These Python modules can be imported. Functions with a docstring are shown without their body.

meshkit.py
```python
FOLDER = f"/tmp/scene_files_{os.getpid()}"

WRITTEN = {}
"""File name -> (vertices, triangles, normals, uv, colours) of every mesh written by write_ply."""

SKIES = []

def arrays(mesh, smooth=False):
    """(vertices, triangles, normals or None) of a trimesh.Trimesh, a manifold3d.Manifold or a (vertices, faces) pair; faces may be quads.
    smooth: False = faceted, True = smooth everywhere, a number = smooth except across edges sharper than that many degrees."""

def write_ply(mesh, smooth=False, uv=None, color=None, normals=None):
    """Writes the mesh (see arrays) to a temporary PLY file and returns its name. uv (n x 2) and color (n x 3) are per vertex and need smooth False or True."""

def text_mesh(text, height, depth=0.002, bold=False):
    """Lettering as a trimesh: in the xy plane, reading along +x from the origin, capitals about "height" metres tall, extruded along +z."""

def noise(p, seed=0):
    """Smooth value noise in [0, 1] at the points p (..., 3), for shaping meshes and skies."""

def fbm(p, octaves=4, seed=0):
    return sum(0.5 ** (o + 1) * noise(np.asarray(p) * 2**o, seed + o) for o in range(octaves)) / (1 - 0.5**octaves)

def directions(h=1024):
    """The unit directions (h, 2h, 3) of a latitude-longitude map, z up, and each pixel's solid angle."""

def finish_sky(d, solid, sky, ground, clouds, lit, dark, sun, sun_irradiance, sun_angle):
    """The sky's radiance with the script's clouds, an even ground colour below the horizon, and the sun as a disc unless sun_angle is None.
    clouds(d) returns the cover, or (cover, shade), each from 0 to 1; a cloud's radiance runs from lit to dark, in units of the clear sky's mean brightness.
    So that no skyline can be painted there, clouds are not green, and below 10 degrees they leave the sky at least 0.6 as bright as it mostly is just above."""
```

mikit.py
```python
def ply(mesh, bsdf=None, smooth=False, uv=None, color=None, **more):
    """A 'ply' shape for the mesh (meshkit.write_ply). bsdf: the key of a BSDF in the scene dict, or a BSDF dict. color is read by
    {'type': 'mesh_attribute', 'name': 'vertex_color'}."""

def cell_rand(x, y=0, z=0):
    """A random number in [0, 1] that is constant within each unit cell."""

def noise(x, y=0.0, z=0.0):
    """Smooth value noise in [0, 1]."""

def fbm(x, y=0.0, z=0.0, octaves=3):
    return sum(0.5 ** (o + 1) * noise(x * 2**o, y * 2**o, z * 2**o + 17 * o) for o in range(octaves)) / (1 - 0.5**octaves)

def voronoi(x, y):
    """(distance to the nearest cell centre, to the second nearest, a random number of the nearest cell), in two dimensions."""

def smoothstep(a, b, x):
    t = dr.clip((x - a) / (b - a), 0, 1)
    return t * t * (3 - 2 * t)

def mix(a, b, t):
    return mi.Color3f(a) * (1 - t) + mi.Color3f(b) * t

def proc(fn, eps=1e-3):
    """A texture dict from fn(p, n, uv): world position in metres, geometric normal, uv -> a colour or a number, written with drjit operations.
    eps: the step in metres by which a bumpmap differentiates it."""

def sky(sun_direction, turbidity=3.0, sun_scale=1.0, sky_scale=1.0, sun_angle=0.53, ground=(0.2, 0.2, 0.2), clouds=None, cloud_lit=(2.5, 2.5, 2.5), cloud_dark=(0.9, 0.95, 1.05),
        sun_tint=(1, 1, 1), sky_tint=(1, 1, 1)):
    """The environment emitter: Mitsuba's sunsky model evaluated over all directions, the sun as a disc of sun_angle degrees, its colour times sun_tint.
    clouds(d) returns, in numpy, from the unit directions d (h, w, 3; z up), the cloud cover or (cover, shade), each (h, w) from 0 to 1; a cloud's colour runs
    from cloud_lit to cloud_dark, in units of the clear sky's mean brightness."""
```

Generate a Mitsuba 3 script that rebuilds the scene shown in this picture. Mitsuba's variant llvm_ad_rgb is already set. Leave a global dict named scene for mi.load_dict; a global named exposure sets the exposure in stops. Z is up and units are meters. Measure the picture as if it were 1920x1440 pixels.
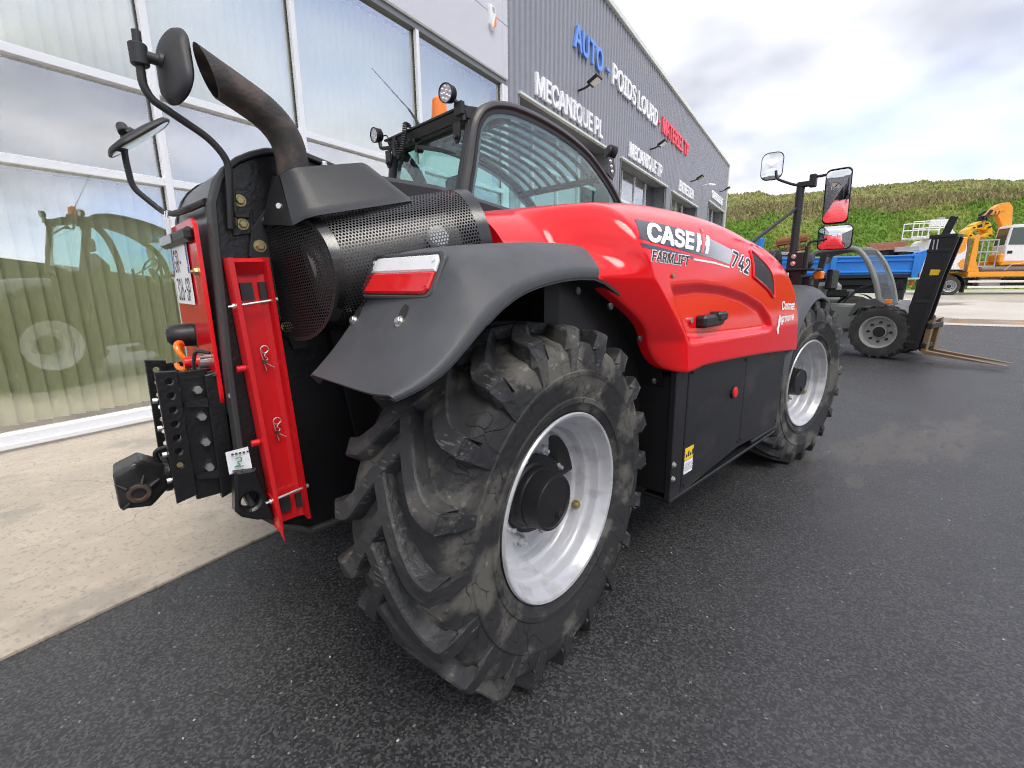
"""A red telehandler parked in front of a glazed vehicle workshop, seen from its right rear corner."""
import math, random
import numpy as np, trimesh, drjit as dr, mitsuba as mi, mikit, meshkit
import manifold3d as m3
from shapely.geometry import Polygon, Point, box as sbox
from shapely import contains_xy
from mikit import noise, fbm, voronoi, cell_rand, smoothstep, mix, proc

T4 = mi.ScalarTransform4f
scene, labels = {"type": "scene"}, {}
A = lambda *v: np.array(v, float)

# ---------------------------------------------------------------- camera, sky, exposure
# world frame: x = forwards along the telehandler, y = to its left, z up, origin on the ground under its rear axle
CAM = A(-1.1769, -2.0881, 1.4033)
YAW, PITCH, ROLL, FOV = 0.802588, 0.21285, -0.008456, 2 * math.degrees(math.atan(960 / 862.4))
_f = A(math.cos(PITCH) * math.cos(YAW), math.cos(PITCH) * math.sin(YAW), -math.sin(PITCH))
_r = A(math.sin(YAW), -math.cos(YAW), 0)
_u = -math.sin(ROLL) * _r + math.cos(ROLL) * np.cross(_r, _f)
scene["camera"] = {"type": "perspective", "fov": FOV, "fov_axis": "x", "near_clip": 0.05, "far_clip": 2000.0,
                   "to_world": T4().look_at(origin=CAM.tolist(), target=(CAM + _f).tolist(), up=_u.tolist())}


def clouds(d):
    """Broken layer cloud: pale banks with grey bellies and thin places where the blue shows."""
    q = d / np.maximum(d[..., 2:3] + 0.22, 0.05)
    big = meshkit.fbm(q * A(0.9, 0.9, 0) + A(3.1, 7.7, 0.4), 5, 3)
    fine = meshkit.fbm(q * A(2.1, 2.1, 0) + A(1.7, 2.2, 1.4), 5, 11)
    back = np.clip(-0.2 + 0.9 * (d @ A(0.32, -0.95, 0.0)), 0, 1)          # the cloud is more broken over the yard's far side
    cover = np.clip(0.95 - 0.20 * back + (big - 0.5) * (1.5 + 1.2 * back), 0.10, 1.0)
    shade = np.clip(0.45 + (fine - 0.5) * 2.8 + (big - 0.5) * 1.0, 0, 1)
    return cover, shade


scene["daylight"] = mikit.sky([-0.10, -0.57, 0.84], turbidity=3, sun_scale=0.30, sun_angle=28, clouds=clouds,
                              sky_tint=(0.92, 0.96, 1.16), sun_tint=(0.84, 0.95, 1.12), cloud_lit=(2.38, 2.38, 2.46), cloud_dark=(1.12, 1.17, 1.32), ground=(0.12, 0.12, 0.12))
exposure = 2.72

# ---------------------------------------------------------------- helpers


def put(key, mesh, mat, smooth=30, at=None):
    k, i = key, 0
    while k in scene:
        i += 1
        k = f"{key}_{i:03d}"
    scene[k] = mikit.ply(mesh, mat, smooth=smooth)
    if at is not None:
        scene[k]["to_world"] = T4(np.asarray(at, float))
    return k


def again(key, first, at):
    k, i = key, 0
    while k in scene:
        i += 1
        k = f"{key}_{i:03d}"
    scene[k] = {**scene[first], "to_world": T4(np.asarray(at, float))}
    return k


def tag(key, label, cat=None, group=None, kind=None):
    e = labels.setdefault(key, {})
    if label: e["label"] = label
    if cat: e["category"] = cat
    if group: e["group"] = group
    if kind: e["kind"] = kind


def cat(*ms):
    return trimesh.util.concatenate([m for m in ms if m is not None])


def hull(p):
    return trimesh.Trimesh(np.asarray(p, float), process=False).convex_hull


def box(x0, x1, y0, y1, z0, z1, b=0.0):
    lo, hi = A(min(x0, x1), min(y0, y1), min(z0, z1)), A(max(x0, x1), max(y0, y1), max(z0, z1))
    b = min(b, 0.45 * (hi - lo).min())
    if b <= 0:
        m = trimesh.creation.box(extents=hi - lo)
        m.apply_translation((hi + lo) / 2)
        return m
    pts = []
    for sx in (0, 1):
        for sy in (0, 1):
            for sz in (0, 1):
                c = A(*[(lo, hi)[s][k] for k, s in enumerate((sx, sy, sz))])
                sg = A(*[1 - 2 * s for s in (sx, sy, sz)])
                for k in range(3):
                    o = sg * b
                    o[k] = 0
                    pts.append(c + o)
    return hull(pts)


def frame(z):
    z = A(*z) / np.linalg.norm(z)
    x = np.cross(z, A(0, 0, 1) if abs(z[2]) < 0.9 else A(1, 0, 0))
    x /= np.linalg.norm(x)
    return x, np.cross(z, x), z


def lathe(prof, o=(0, 0, 0), axis=(0, 0, 1), n=32, close=False):
    """prof: (radius, height along axis) points."""
    x, y, z = frame(axis)
    pr = np.asarray(prof, float)
    a = np.arange(n) * 2 * np.pi / n
    ring = np.cos(a)[:, None] * x + np.sin(a)[:, None] * y
    v = (A(*o) + pr[:, None, 1:2] * z + pr[:, None, 0:1] * ring[None]).reshape(-1, 3)
    f, m = [], len(pr)
    for i in range(m if close else m - 1):
        p, q = i * n, ((i + 1) % m) * n
        j = np.arange(n)
        k = (j + 1) % n
        f.append(np.stack([p + j, p + k, q + k, q + j], 1))
    f = np.vstack(f)
    f = np.vstack([f[:, [0, 1, 2]], f[:, [0, 2, 3]]])
    mesh = trimesh.Trimesh(v, f, process=False)
    mesh.update_faces(mesh.area_faces > 1e-12)
    return mesh


def cyl(p0, p1, r, r1=None, n=24, b=0.0):
    p0, p1 = A(*p0), A(*p1)
    h, r1 = np.linalg.norm(p1 - p0), r if r1 is None else r1
    pr = [(0, 0), (r - b, 0), (r, b), (r1, h - b), (r1 - b, h), (0, h)] if b else [(0, 0), (r, 0), (r1, h), (0, h)]
    return lathe(pr, p0, p1 - p0, n)


def spline(pts, n=8):
    p = np.asarray(pts, float)
    q = np.vstack([2 * p[0] - p[1], p, 2 * p[-1] - p[-2]])
    out = []
    for i in range(len(p) - 1):
        a, b, c, d = q[i:i + 4]
        t = (np.arange(n) / n)[:, None]
        out.append(0.5 * (2 * b + (c - a) * t + (2 * a - 5 * b + 4 * c - d) * t**2 + (3 * b - a - 3 * c + d) * t**3))
    return np.vstack(out + [p[-1:]])


def rounded(pts, r, n=6):
    """A polyline with its corners replaced by arcs."""
    p = [A(*v) for v in pts]
    out = [p[0]]
    for a, b, c in zip(p, p[1:], p[2:]):
        u, v = (a - b), (c - b)
        lu, lv = np.linalg.norm(u), np.linalg.norm(v)
        k = min(r, 0.45 * lu, 0.45 * lv)
        s, e = b + u / lu * k, b + v / lv * k
        for t in np.linspace(0, 1, n):
            out.append((1 - t)**2 * s + 2 * t * (1 - t) * b + t * t * e)
    return np.array(out + [p[-1]])


def tube(path, r, n=12, cap=True):
    p = np.asarray(path, float)
    keep = np.r_[True, np.linalg.norm(np.diff(p, axis=0), axis=1) > 1e-6]
    p = p[keep]
    r = np.broadcast_to(np.asarray(r, float), (len(keep),))[keep]
    t = np.gradient(p, axis=0)
    t /= np.linalg.norm(t, axis=1, keepdims=True)
    x, _, _ = frame(t[0])
    a = np.arange(n) * 2 * np.pi / n
    v = []
    for i in range(len(p)):
        x = x - t[i] * (x @ t[i])
        x /= np.linalg.norm(x)
        y = np.cross(t[i], x)
        v.append(p[i] + r[i] * (np.cos(a)[:, None] * x + np.sin(a)[:, None] * y))
    v, f = np.vstack(v), []
    j = np.arange(n)
    k = (j + 1) % n
    for i in range(len(p) - 1):
        f.append(np.stack([i * n + j, i * n + k, (i + 1) * n + k, (i + 1) * n + j], 1))
    f = np.vstack(f)
    f = np.vstack([f[:, [0, 1, 2]], f[:, [0, 2, 3]]])
    if cap:
        c0, c1 = len(v), len(v) + 1
        v = np.vstack([v, p[:1], p[-1:]])
        e = (len(p) - 1) * n
        f = np.vstack([f, np.stack([k, j, j * 0 + c0], 1), np.stack([e + j, e + k, j * 0 + c1], 1)])
    return trimesh.Trimesh(v, f, process=False)


def inset(ring, d):
    """A ring (ccw) moved inwards by d with mitred corners."""
    p = np.asarray(ring, float)
    a, b = p - np.roll(p, 1, 0), np.roll(p, -1, 0) - p
    a /= np.linalg.norm(a, axis=1, keepdims=True)
    b /= np.linalg.norm(b, axis=1, keepdims=True)
    na, nb = np.stack([-a[:, 1], a[:, 0]], 1), np.stack([-b[:, 1], b[:, 0]], 1)
    m = na + nb
    return p + d * m / np.maximum(0.4, (m * na).sum(1))[:, None]


def prism(poly, o, ea, eb, t, b=0.0, holes=()):
    """The polygon (a, b) in the plane o + a ea + b eb, raised by t along ea x eb, its front edge bevelled by b."""
    o, ea, eb = A(*o), A(*ea), A(*eb)
    en = np.cross(ea, eb)
    en /= np.linalg.norm(en)
    rings = []
    for i, r in enumerate([poly, *holes]):
        r = np.asarray(r, float)
        s = np.sum(r[:, 0] * np.roll(r[:, 1], -1) - np.roll(r[:, 0], -1) * r[:, 1])
        rings.append(r if (s > 0) == (i == 0) else r[::-1])
    tops = [inset(r, b) if b else r for r in rings]
    lift = lambda p, h: o + p[:, :1] * ea + p[:, 1:] * eb + en * h
    parts = []
    hs = [(rings, 0), (rings, t - b), (tops, t)] if b else [(rings, 0), (rings, t)]
    for (ra, h0), (rb, h1) in zip(hs, hs[1:]):
        for p, q in zip(ra, rb):
            n, j = len(p), np.arange(len(p))
            k = (j + 1) % n
            f = np.stack([j, k, n + k, n + j], 1)
            parts.append(trimesh.Trimesh(np.vstack([lift(p, h0), lift(q, h1)]), np.vstack([f[:, [0, 1, 2]], f[:, [0, 2, 3]]]), process=False))
    for rr, h, flip in ((rings, 0, True), (tops, t, False)):
        v, f = trimesh.creation.triangulate_polygon(Polygon(rr[0], rr[1:]), engine="earcut")
        v = np.asarray(v)[:, :2]
        parts.append(trimesh.Trimesh(lift(v, h), f[:, ::-1] if flip else f, process=False))
        tri = parts[-1]
        if len(tri.faces) and (tri.face_normals.mean(0) @ en > 0) == flip:
            tri.invert()
    return cat(*parts)


def grid(P, flip=False):
    P = np.asarray(P, float)
    nu, nv = P.shape[:2]
    i, j = np.meshgrid(np.arange(nu - 1), np.arange(nv - 1), indexing="ij")
    a = (i * nv + j).ravel()
    f = np.stack([a, a + nv, a + nv + 1, a + 1], 1)
    f = np.vstack([f[:, [0, 1, 2]], f[:, [0, 2, 3]]])
    return trimesh.Trimesh(P.reshape(-1, 3), f[:, ::-1] if flip else f, process=False)


def thick(P, d):
    """A sheet along the grid P (nu, nv, 3) with thickness: its back is P + d (a vector or a grid)."""
    P = np.asarray(P, float)
    Q = P + np.asarray(d, float)
    ms = [grid(P), grid(Q, True)]
    for a, b in ((P[0], Q[0]), (Q[-1], P[-1]), (Q[:, 0], P[:, 0]), (P[:, -1], Q[:, -1])):
        ms.append(grid(np.stack([a, b], 0)))
    return cat(*ms)


def rrect(x0, x1, y0, y1, r, n=5):
    out = []
    for cx, cy, s in ((x1 - r, y1 - r, 0), (x0 + r, y1 - r, 90), (x0 + r, y0 + r, 180), (x1 - r, y0 + r, 270)):
        for a in np.radians(np.linspace(s, s + 90, n)):
            out.append((cx + r * math.cos(a), cy + r * math.sin(a)))
    return np.array(out)


def circle(cx, cy, r, n=20):
    a = np.arange(n) * 2 * np.pi / n
    return np.stack([cx + r * np.cos(a), cy + r * np.sin(a)], 1)


def bolt(p, axis, r=0.012, h=0.01, washer=True):
    p, ax = A(*p), A(*axis) / np.linalg.norm(axis)
    m = [lathe([(0, h), (r * 0.8, h), (r, h * 0.75), (r, 0)], p + ax * (0.003 if washer else 0), ax, 6)]
    if washer:
        m.append(cyl(p, p + ax * 0.003, r * 1.45, n=20))
    return cat(*m)


def moved(m, M):
    m = m.copy()
    m.apply_transform(M)
    return m


def pose(x, y, z, deg):
    c, s = math.cos(math.radians(deg)), math.sin(math.radians(deg))
    return np.array([[c, -s, 0, x], [s, c, 0, y], [0, 0, 1, z], [0, 0, 0, 1.0]])


def roty(deg):
    c, s = math.cos(math.radians(deg)), math.sin(math.radians(deg))
    return np.array([[c, 0, s, 0], [0, 1, 0, 0], [-s, 0, c, 0], [0, 0, 0, 1.0]])


def text(s, h, depth=0.002, bold=False, sx=1.0):
    m = meshkit.text_mesh(s, h, depth, bold)
    m.vertices[:, 0] *= sx
    return m


# ---------------------------------------------------------------- materials
def pr(color, rough=0.5, metal=0.0, spec=0.5, coat=0.0, two=True, **kw):
    c = color if isinstance(color, dict) else {"type": "rgb", "value": list(color)}
    d = {"type": "principled", "base_color": c, "roughness": rough, "metallic": metal, "specular": spec, **kw}
    if coat:
        d["clearcoat"] = coat
        d["clearcoat_gloss"] = 0.95
    return {"type": "twosided", "bsdf": d} if two else d


def bumped(d, fn, eps=1e-3, scale=1.0):
    inner = d["bsdf"]
    return {"type": "twosided", "bsdf": {"type": "bumpmap", "texture": proc(fn, eps), "scale": scale, "bsdf": inner}}


def M(name, d):
    scene["mat_" + name] = d
    return "mat_" + name


def paint(c, ior=1.55, alpha=0.04, deep=True):
    return {"type": "twosided", "bsdf": {"type": "roughplastic", "distribution": "ggx", "alpha": alpha, "int_ior": ior, "diffuse_reflectance": {"type": "rgb", "value": list(c)}, "nonlinear": deep}}


RED = M("red_paint", paint((0.80, 0.008, 0.013), 1.52, 0.018, False))
RED2 = M("red_strut_paint", pr((0.55, 0.010, 0.014), 0.3, spec=0.5))
BLACK = M("black_paint", bumped(pr((0.008, 0.008, 0.0092), 0.32, spec=0.5), lambda p, n, uv: fbm(p.x * 90, p.y * 90, p.z * 90, 2) * 0.0012, 2e-3))
SATIN = M("black_satin", pr((0.010, 0.010, 0.011), 0.42))
GLOSS = M("black_gloss", paint((0.016, 0.017, 0.020), 1.7, 0.06))
COVER = M("cover_gloss", paint((0.085, 0.088, 0.098), 1.7, 0.05))
PANEL = M("side_panel_black", bumped(pr(proc(lambda p, n, uv: mix((0.011, 0.011, 0.0125), (0.045, 0.042, 0.038), 0.6 * smoothstep(0.52, 0.78, fbm(p.x * 3, p.y * 3, p.z * 5, 5)) * (0.4 + 0.6 * fbm(p.x * 70, p.y * 70, p.z * 70, 3)))), 0.42), lambda p, n, uv: fbm(p.x * 160, p.y * 160, p.z * 160, 2) * 0.0008, 1e-3))
PLASTIC = M("grey_plastic", bumped(pr(proc(lambda p, n, uv: mix((0.052, 0.054, 0.059), (0.078, 0.080, 0.086), fbm(p.x * 14, p.y * 14, p.z * 14, 4))), 0.5, spec=0.4),
                                   lambda p, n, uv: noise(p.x * 900, p.y * 900, p.z * 900) * 0.00025, 6e-4))
TRIM = M("dark_trim", pr((0.02, 0.02, 0.021), 0.5))
STEEL = M("zinc_steel", pr((0.62, 0.61, 0.58), 0.3, metal=0.9))
BRASSY = M("yellow_zinc", pr((0.40, 0.34, 0.17), 0.38, metal=0.85))
WIRE = M("bright_wire", pr((0.75, 0.74, 0.72), 0.25, metal=0.8))
RIM = M("rim_silver", pr(proc(lambda p, n, uv: mix((0.47, 0.475, 0.50), (0.38, 0.38, 0.385), smoothstep(0.45, 0.72, fbm(p.x * 16, p.y * 16, p.z * 16, 4)))), 0.34, metal=0.25, spec=0.5))


def _mud(p, a, b, lo, hi):
    k = smoothstep(lo, hi, fbm(p.x * 7, p.y * 7, p.z * 7, 6))
    k = k * smoothstep(0.30, 0.62, fbm(p.x * 60, p.y * 60, p.z * 60, 4) + 0.25 * k)
    c = mix(a, b, dr.clip(k * 0.9, 0, 1))
    return mix(c, (0.23, 0.21, 0.175), 0.6 * smoothstep(0.66, 0.74, fbm(p.x * 38, p.y * 38, p.z * 38, 4)) * k)


def _cracks(p):
    """Dark hair cracks where the dried mud has broken."""
    d1, d2, w = voronoi((p.x + 0.35 * p.y) * 13 + 0.8 * noise(p.x * 20, p.y * 20, p.z * 20), (p.z - 0.3 * p.y) * 13 + 0.8 * noise(p.z * 20, p.x * 20, p.y * 20))
    return smoothstep(0.045, 0.015, d2 - d1) * smoothstep(0.45, 0.6, fbm(p.x * 4 + 3, p.y * 4, p.z * 4, 3))


def _rub(p):
    return fbm(p.x * 55, p.y * 55, p.z * 55, 4) * 0.005 + fbm(p.x * 260, p.y * 260, p.z * 260, 2) * 0.0016


def _scratch(p):
    return smoothstep(0.70, 0.76, noise(p.x * 130 + p.z * 40, p.y * 34, p.z * 130)) * smoothstep(0.5, 0.6, fbm(p.x * 11, p.y * 11, p.z * 11, 3))


RUBBER = M("tyre_rubber", bumped(pr(proc(lambda p, n, uv: mix(_mud(p, (0.026, 0.026, 0.027), (0.110, 0.104, 0.092), 0.46, 0.66), (0.012, 0.012, 0.012), _cracks(p))), 0.66, spec=0.3), lambda p, n, uv: _rub(p) - 0.002 * _cracks(p), 1e-3))
LUGMAT = M("tread_rubber", bumped(pr(proc(lambda p, n, uv: mix(_mud(p, (0.024, 0.0245, 0.0265), (0.080, 0.077, 0.070), 0.52, 0.70), (0.12, 0.118, 0.112), 0.6 * _scratch(p))), 0.5, spec=0.4), lambda p, n, uv: _rub(p), 1e-3))
GLASS = M("cab_glass", {"type": "thindielectric", "int_ior": 1.52, "specular_transmittance": {"type": "rgb", "value": [0.60, 0.83, 0.80]}})
LENS_R = M("red_lens", pr((0.62, 0.012, 0.014), 0.12, coat=1.0))
LENS_W = M("clear_lens", pr((0.72, 0.72, 0.73), 0.12, coat=1.0))
LENS_O = M("amber_lens", pr((0.85, 0.20, 0.012), 0.2, coat=0.6))
LED = M("lamp_reflector", pr((0.72, 0.73, 0.74), 0.15, metal=0.7))
MIRROR = M("mirror_silver", {"type": "twosided", "bsdf": {"type": "conductor", "material": "Al", "specular_reflectance": {"type": "rgb", "value": [0.85, 0.87, 0.88]}}})
WHITE = M("white_print", pr((0.78, 0.78, 0.78), 0.4))
PAPER = M("white_paper", pr((0.74, 0.75, 0.78), 0.7))
YELLOW = M("yellow_sticker", pr((0.78, 0.50, 0.02), 0.45))
INK = M("dark_ink", pr((0.02, 0.02, 0.022), 0.5))
GREENINK = M("green_ink", pr((0.03, 0.25, 0.08), 0.5))
EXHAUST = M("exhaust_steel", bumped(pr(proc(lambda p, n, uv: mix((0.040, 0.035, 0.033), (0.085, 0.062, 0.052), smoothstep(0.4, 0.7, fbm(p.x * 25, p.y * 25, p.z * 25, 4)))), 0.55, metal=0.35),
                                    lambda p, n, uv: fbm(p.x * 150, p.y * 150, p.z * 150, 2) * 0.0012, 1e-3))
RUST = M("rust", pr(proc(lambda p, n, uv: mix((0.30, 0.11, 0.035), (0.16, 0.06, 0.03), fbm(p.x * 40, p.y * 40, p.z * 40, 4))), 0.8))

# ================================================================ the setting
BH = math.radians(13.071)                      # the workshop's front runs at this heading; u along it, n away from the camera
TB = pose(0, 0, 0, 13.071)
cB, sB = math.cos(BH), math.sin(BH)
_u_of = lambda p: p.x * cB + p.y * sB
_n_of = lambda p: -p.x * sB + p.y * cB


def _asphalt_h(p):
    d1, d2, w = voronoi(p.x * 135, p.y * 135)
    e1, e2, w2 = voronoi(p.x * 60 + 7, p.y * 60)
    return dr.maximum((0.62 - d1) * (0.4 + 0.6 * w) * 0.0024, (0.5 - e1) * 0.0026 * smoothstep(0.55, 0.9, w2))


def _asphalt_c(p, n, uv):
    d1, d2, w = voronoi(p.x * 135, p.y * 135)
    c = mix((0.014, 0.014, 0.015), (0.118, 0.115, 0.120), w * w * 0.75 + 0.25 * fbm(p.x * 3, p.y * 3, 0, 4))
    c = mix(c, (0.26, 0.25, 0.23), smoothstep(0.9965, 0.9985, w))
    # a patch of tracked-in mud beside the front wheel
    q = dr.sqrt(dr.square((p.x - 4.0) / 1.35) + dr.square((p.y + 1.75 + 0.30 * (p.x - 4.0)) / 0.34))
    k = smoothstep(1.25, 0.55, q + (fbm(p.x * 3, p.y * 9, 3.0, 4) - 0.5) * 1.6) * smoothstep(0.30, 0.62, fbm(p.x * 8, p.y * 26, 1.0, 4) + 0.12)
    c = mix(c, (0.17, 0.145, 0.115), k * 0.42)
    return c


scene["mat_asphalt"] = {"type": "twosided", "bsdf": {"type": "bumpmap", "texture": proc(lambda p, n, uv: _asphalt_h(p), 1.2e-3), "scale": 1.0,
                        "bsdf": {"type": "roughplastic", "distribution": "ggx", "alpha": 0.22, "int_ior": 1.55, "diffuse_reflectance": proc(_asphalt_c)}}}


def _apron_c(p, n, uv):
    u, v = _u_of(p), _n_of(p)
    c = mix((0.42, 0.36, 0.285), (0.32, 0.28, 0.23), fbm(u * 1.1 + 0.5 * v, v * 1.6, 1.0, 6))
    c = mix(c, (0.22, 0.20, 0.175), 0.55 * smoothstep(0.52, 0.74, fbm(u * 2.3 + 0.7 * v, v * 3.1 - 0.4 * u, 8.0, 6)))
    c = mix(c, (0.46, 0.40, 0.32), 0.4 * smoothstep(0.52, 0.76, fbm(u * 13 + v * 4, v * 15 - u * 3, 4.0, 5)))
    c = mix(c, (0.20, 0.185, 0.165), 0.45 * smoothstep(0.62, 0.70, fbm(u * 60, v * 60, 6.0, 3)))
    d1, d2, w = voronoi(u * 0.55 + 0.25 * fbm(u * 3, v * 3, 0, 4), v * 0.55 + 0.25 * fbm(u * 3, v * 3, 7, 4))
    c = mix(c, (0.10, 0.09, 0.08), 0.7 * smoothstep(0.006, 0.002, d2 - d1) * smoothstep(0.52, 0.66, fbm(u * 0.7, v * 0.7, 2.0, 3)))
    return c


scene["mat_concrete"] = bumped(pr(proc(_apron_c), 0.6, spec=0.35), lambda p, n, uv: fbm(p.x * 120, p.y * 120, 0, 3) * 0.0022, 1.5e-3)


def _yard_c(p, n, uv):
    u, v = _u_of(p), _n_of(p)
    c = mix((0.50, 0.46, 0.40), (0.36, 0.335, 0.295), fbm(u * 0.9, v * 0.6, 1.0, 5))
    wet = smoothstep(0.50, 0.58, fbm(u * 0.55 + 3, v * 0.22, 9.0, 5)) * smoothstep(29.0, 24.0, u)
    c = mix(c, (0.10, 0.088, 0.072), wet * 0.8)
    c = mix(c, (0.36, 0.22, 0.09), 0.7 * smoothstep(0.60, 0.68, fbm(u * 1.1, v * 0.5, 4.0, 4)) * smoothstep(22.5, 19.5, u))
    return c


scene["mat_yard"] = pr(proc(_yard_c), proc(lambda p, n, uv: 0.55 - 0.35 * smoothstep(0.50, 0.58, fbm(_u_of(p) * 0.55 + 3, _n_of(p) * 0.22, 9.0, 5))), spec=0.4)

put("asphalt", grid(np.array([[(x, y, 0.0) for y in (-300, -40, 5, 60, 300)] for x in (-300, -40, 25, 80, 300)]), True), "mat_asphalt", False)
tag("asphalt", "dark damp asphalt of the yard in the foreground", kind="structure")

rng = np.random.default_rng(4)
uu = np.linspace(-14, 40, 430)
edge = 0.722 + 0.012 * (meshkit.fbm(np.stack([uu * 2.5, uu * 0, uu * 0], -1), 4, 2) - 0.5) * 2
row = lambda f: np.stack([uu, f, uu * 0], -1)
P = np.stack([row(edge) + A(0, 0, -0.05), row(edge) + A(0, 0, 0.011), row(edge + 0.006) + A(0, 0, 0.015), row(edge * 0 + 1.6) + A(0, 0, 0.016), row(edge * 0 + 3.99) + A(0, 0, 0.02)], 1)
put("concrete_pavement", moved(grid(P), TB), "mat_concrete", 40)
tag("concrete_pavement", "pale stained concrete strip along the glazed front", kind="structure")

uy = np.array([18.72, 19.2, 20.5, 22, 24, 26, 28, 30, 34, 40, 60])
vy = np.linspace(-90, 3.9, 60)
zy = np.interp(uy, [18.72, 20, 22, 26, 29, 34, 60], [0.006, 0.05, 0.16, 0.46, 0.62, 0.75, 0.9])
put("concrete_yard", moved(grid(np.stack([np.repeat(uy[:, None], 60, 1), np.repeat(vy[None], len(uy), 0), np.repeat(zy[:, None], 60, 1)], -1), True), TB), "mat_yard", True)
tag("concrete_yard", "pale wet concrete ramp beyond the asphalt", kind="structure")

# the grassed bank: t along the ridge, w across it
tD, wD = A(0.521, -0.853), A(0.853, 0.521)


def hill_z(t, w):
    p = np.stack([t * 0.12, w * 0.12, t * 0], -1)
    b = np.interp(w, [33, 38, 41, 54, 57.5, 60, 80, 140], [0.4, 0.95, 1.8, 8.6, 10.0, 11.3, 12.0, 12.2])
    lump = (meshkit.fbm(p, 4, 5) - 0.5) * 1.0 + (meshkit.fbm(p * 9, 3, 8) - 0.5) * 0.55
    top = np.clip((w - 51) / 6, 0, 1) * (meshkit.fbm(np.stack([t * 0.28, w * 0.4, t * 0], -1), 4, 9) - 0.45) * 1.2
    return b + (lump * 0.75 + top) * np.clip((w - 36) / 6, 0.0, 1)


def hill_p(t, w):
    return np.stack([t * tD[0] + w * wD[0], t * tD[1] + w * wD[1], hill_z(t, w)], -1)


def _band(p):
    w = p.x * wD[0] + p.y * wD[1] + (fbm(p.x * 0.35, p.y * 0.35, 0, 4) - 0.5) * 5
    return smoothstep(52.3, 53.6, w) * smoothstep(57.6, 56.0, w), smoothstep(56.0, 57.8, w)


def _grass(p):
    sc, top = _band(p)
    g = mix((0.10, 0.19, 0.030), (0.20, 0.31, 0.055), fbm(p.x * 1.7, p.y * 1.7, p.z * 1.7, 4))
    g = mix(g, (0.26, 0.31, 0.075), smoothstep(0.5, 0.7, fbm(p.x * 0.25, p.y * 0.25, 3, 3)))
    b = mix((0.34, 0.27, 0.15), (0.19, 0.20, 0.075), fbm(p.x * 1.1, p.y * 1.1, p.z * 1.1, 4))
    return mix(mix(g, b, sc), mix((0.33, 0.34, 0.12), (0.40, 0.35, 0.19), fbm(p.x * 0.8, p.y * 0.8, 2.0, 3)), top * 0.8)


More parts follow.
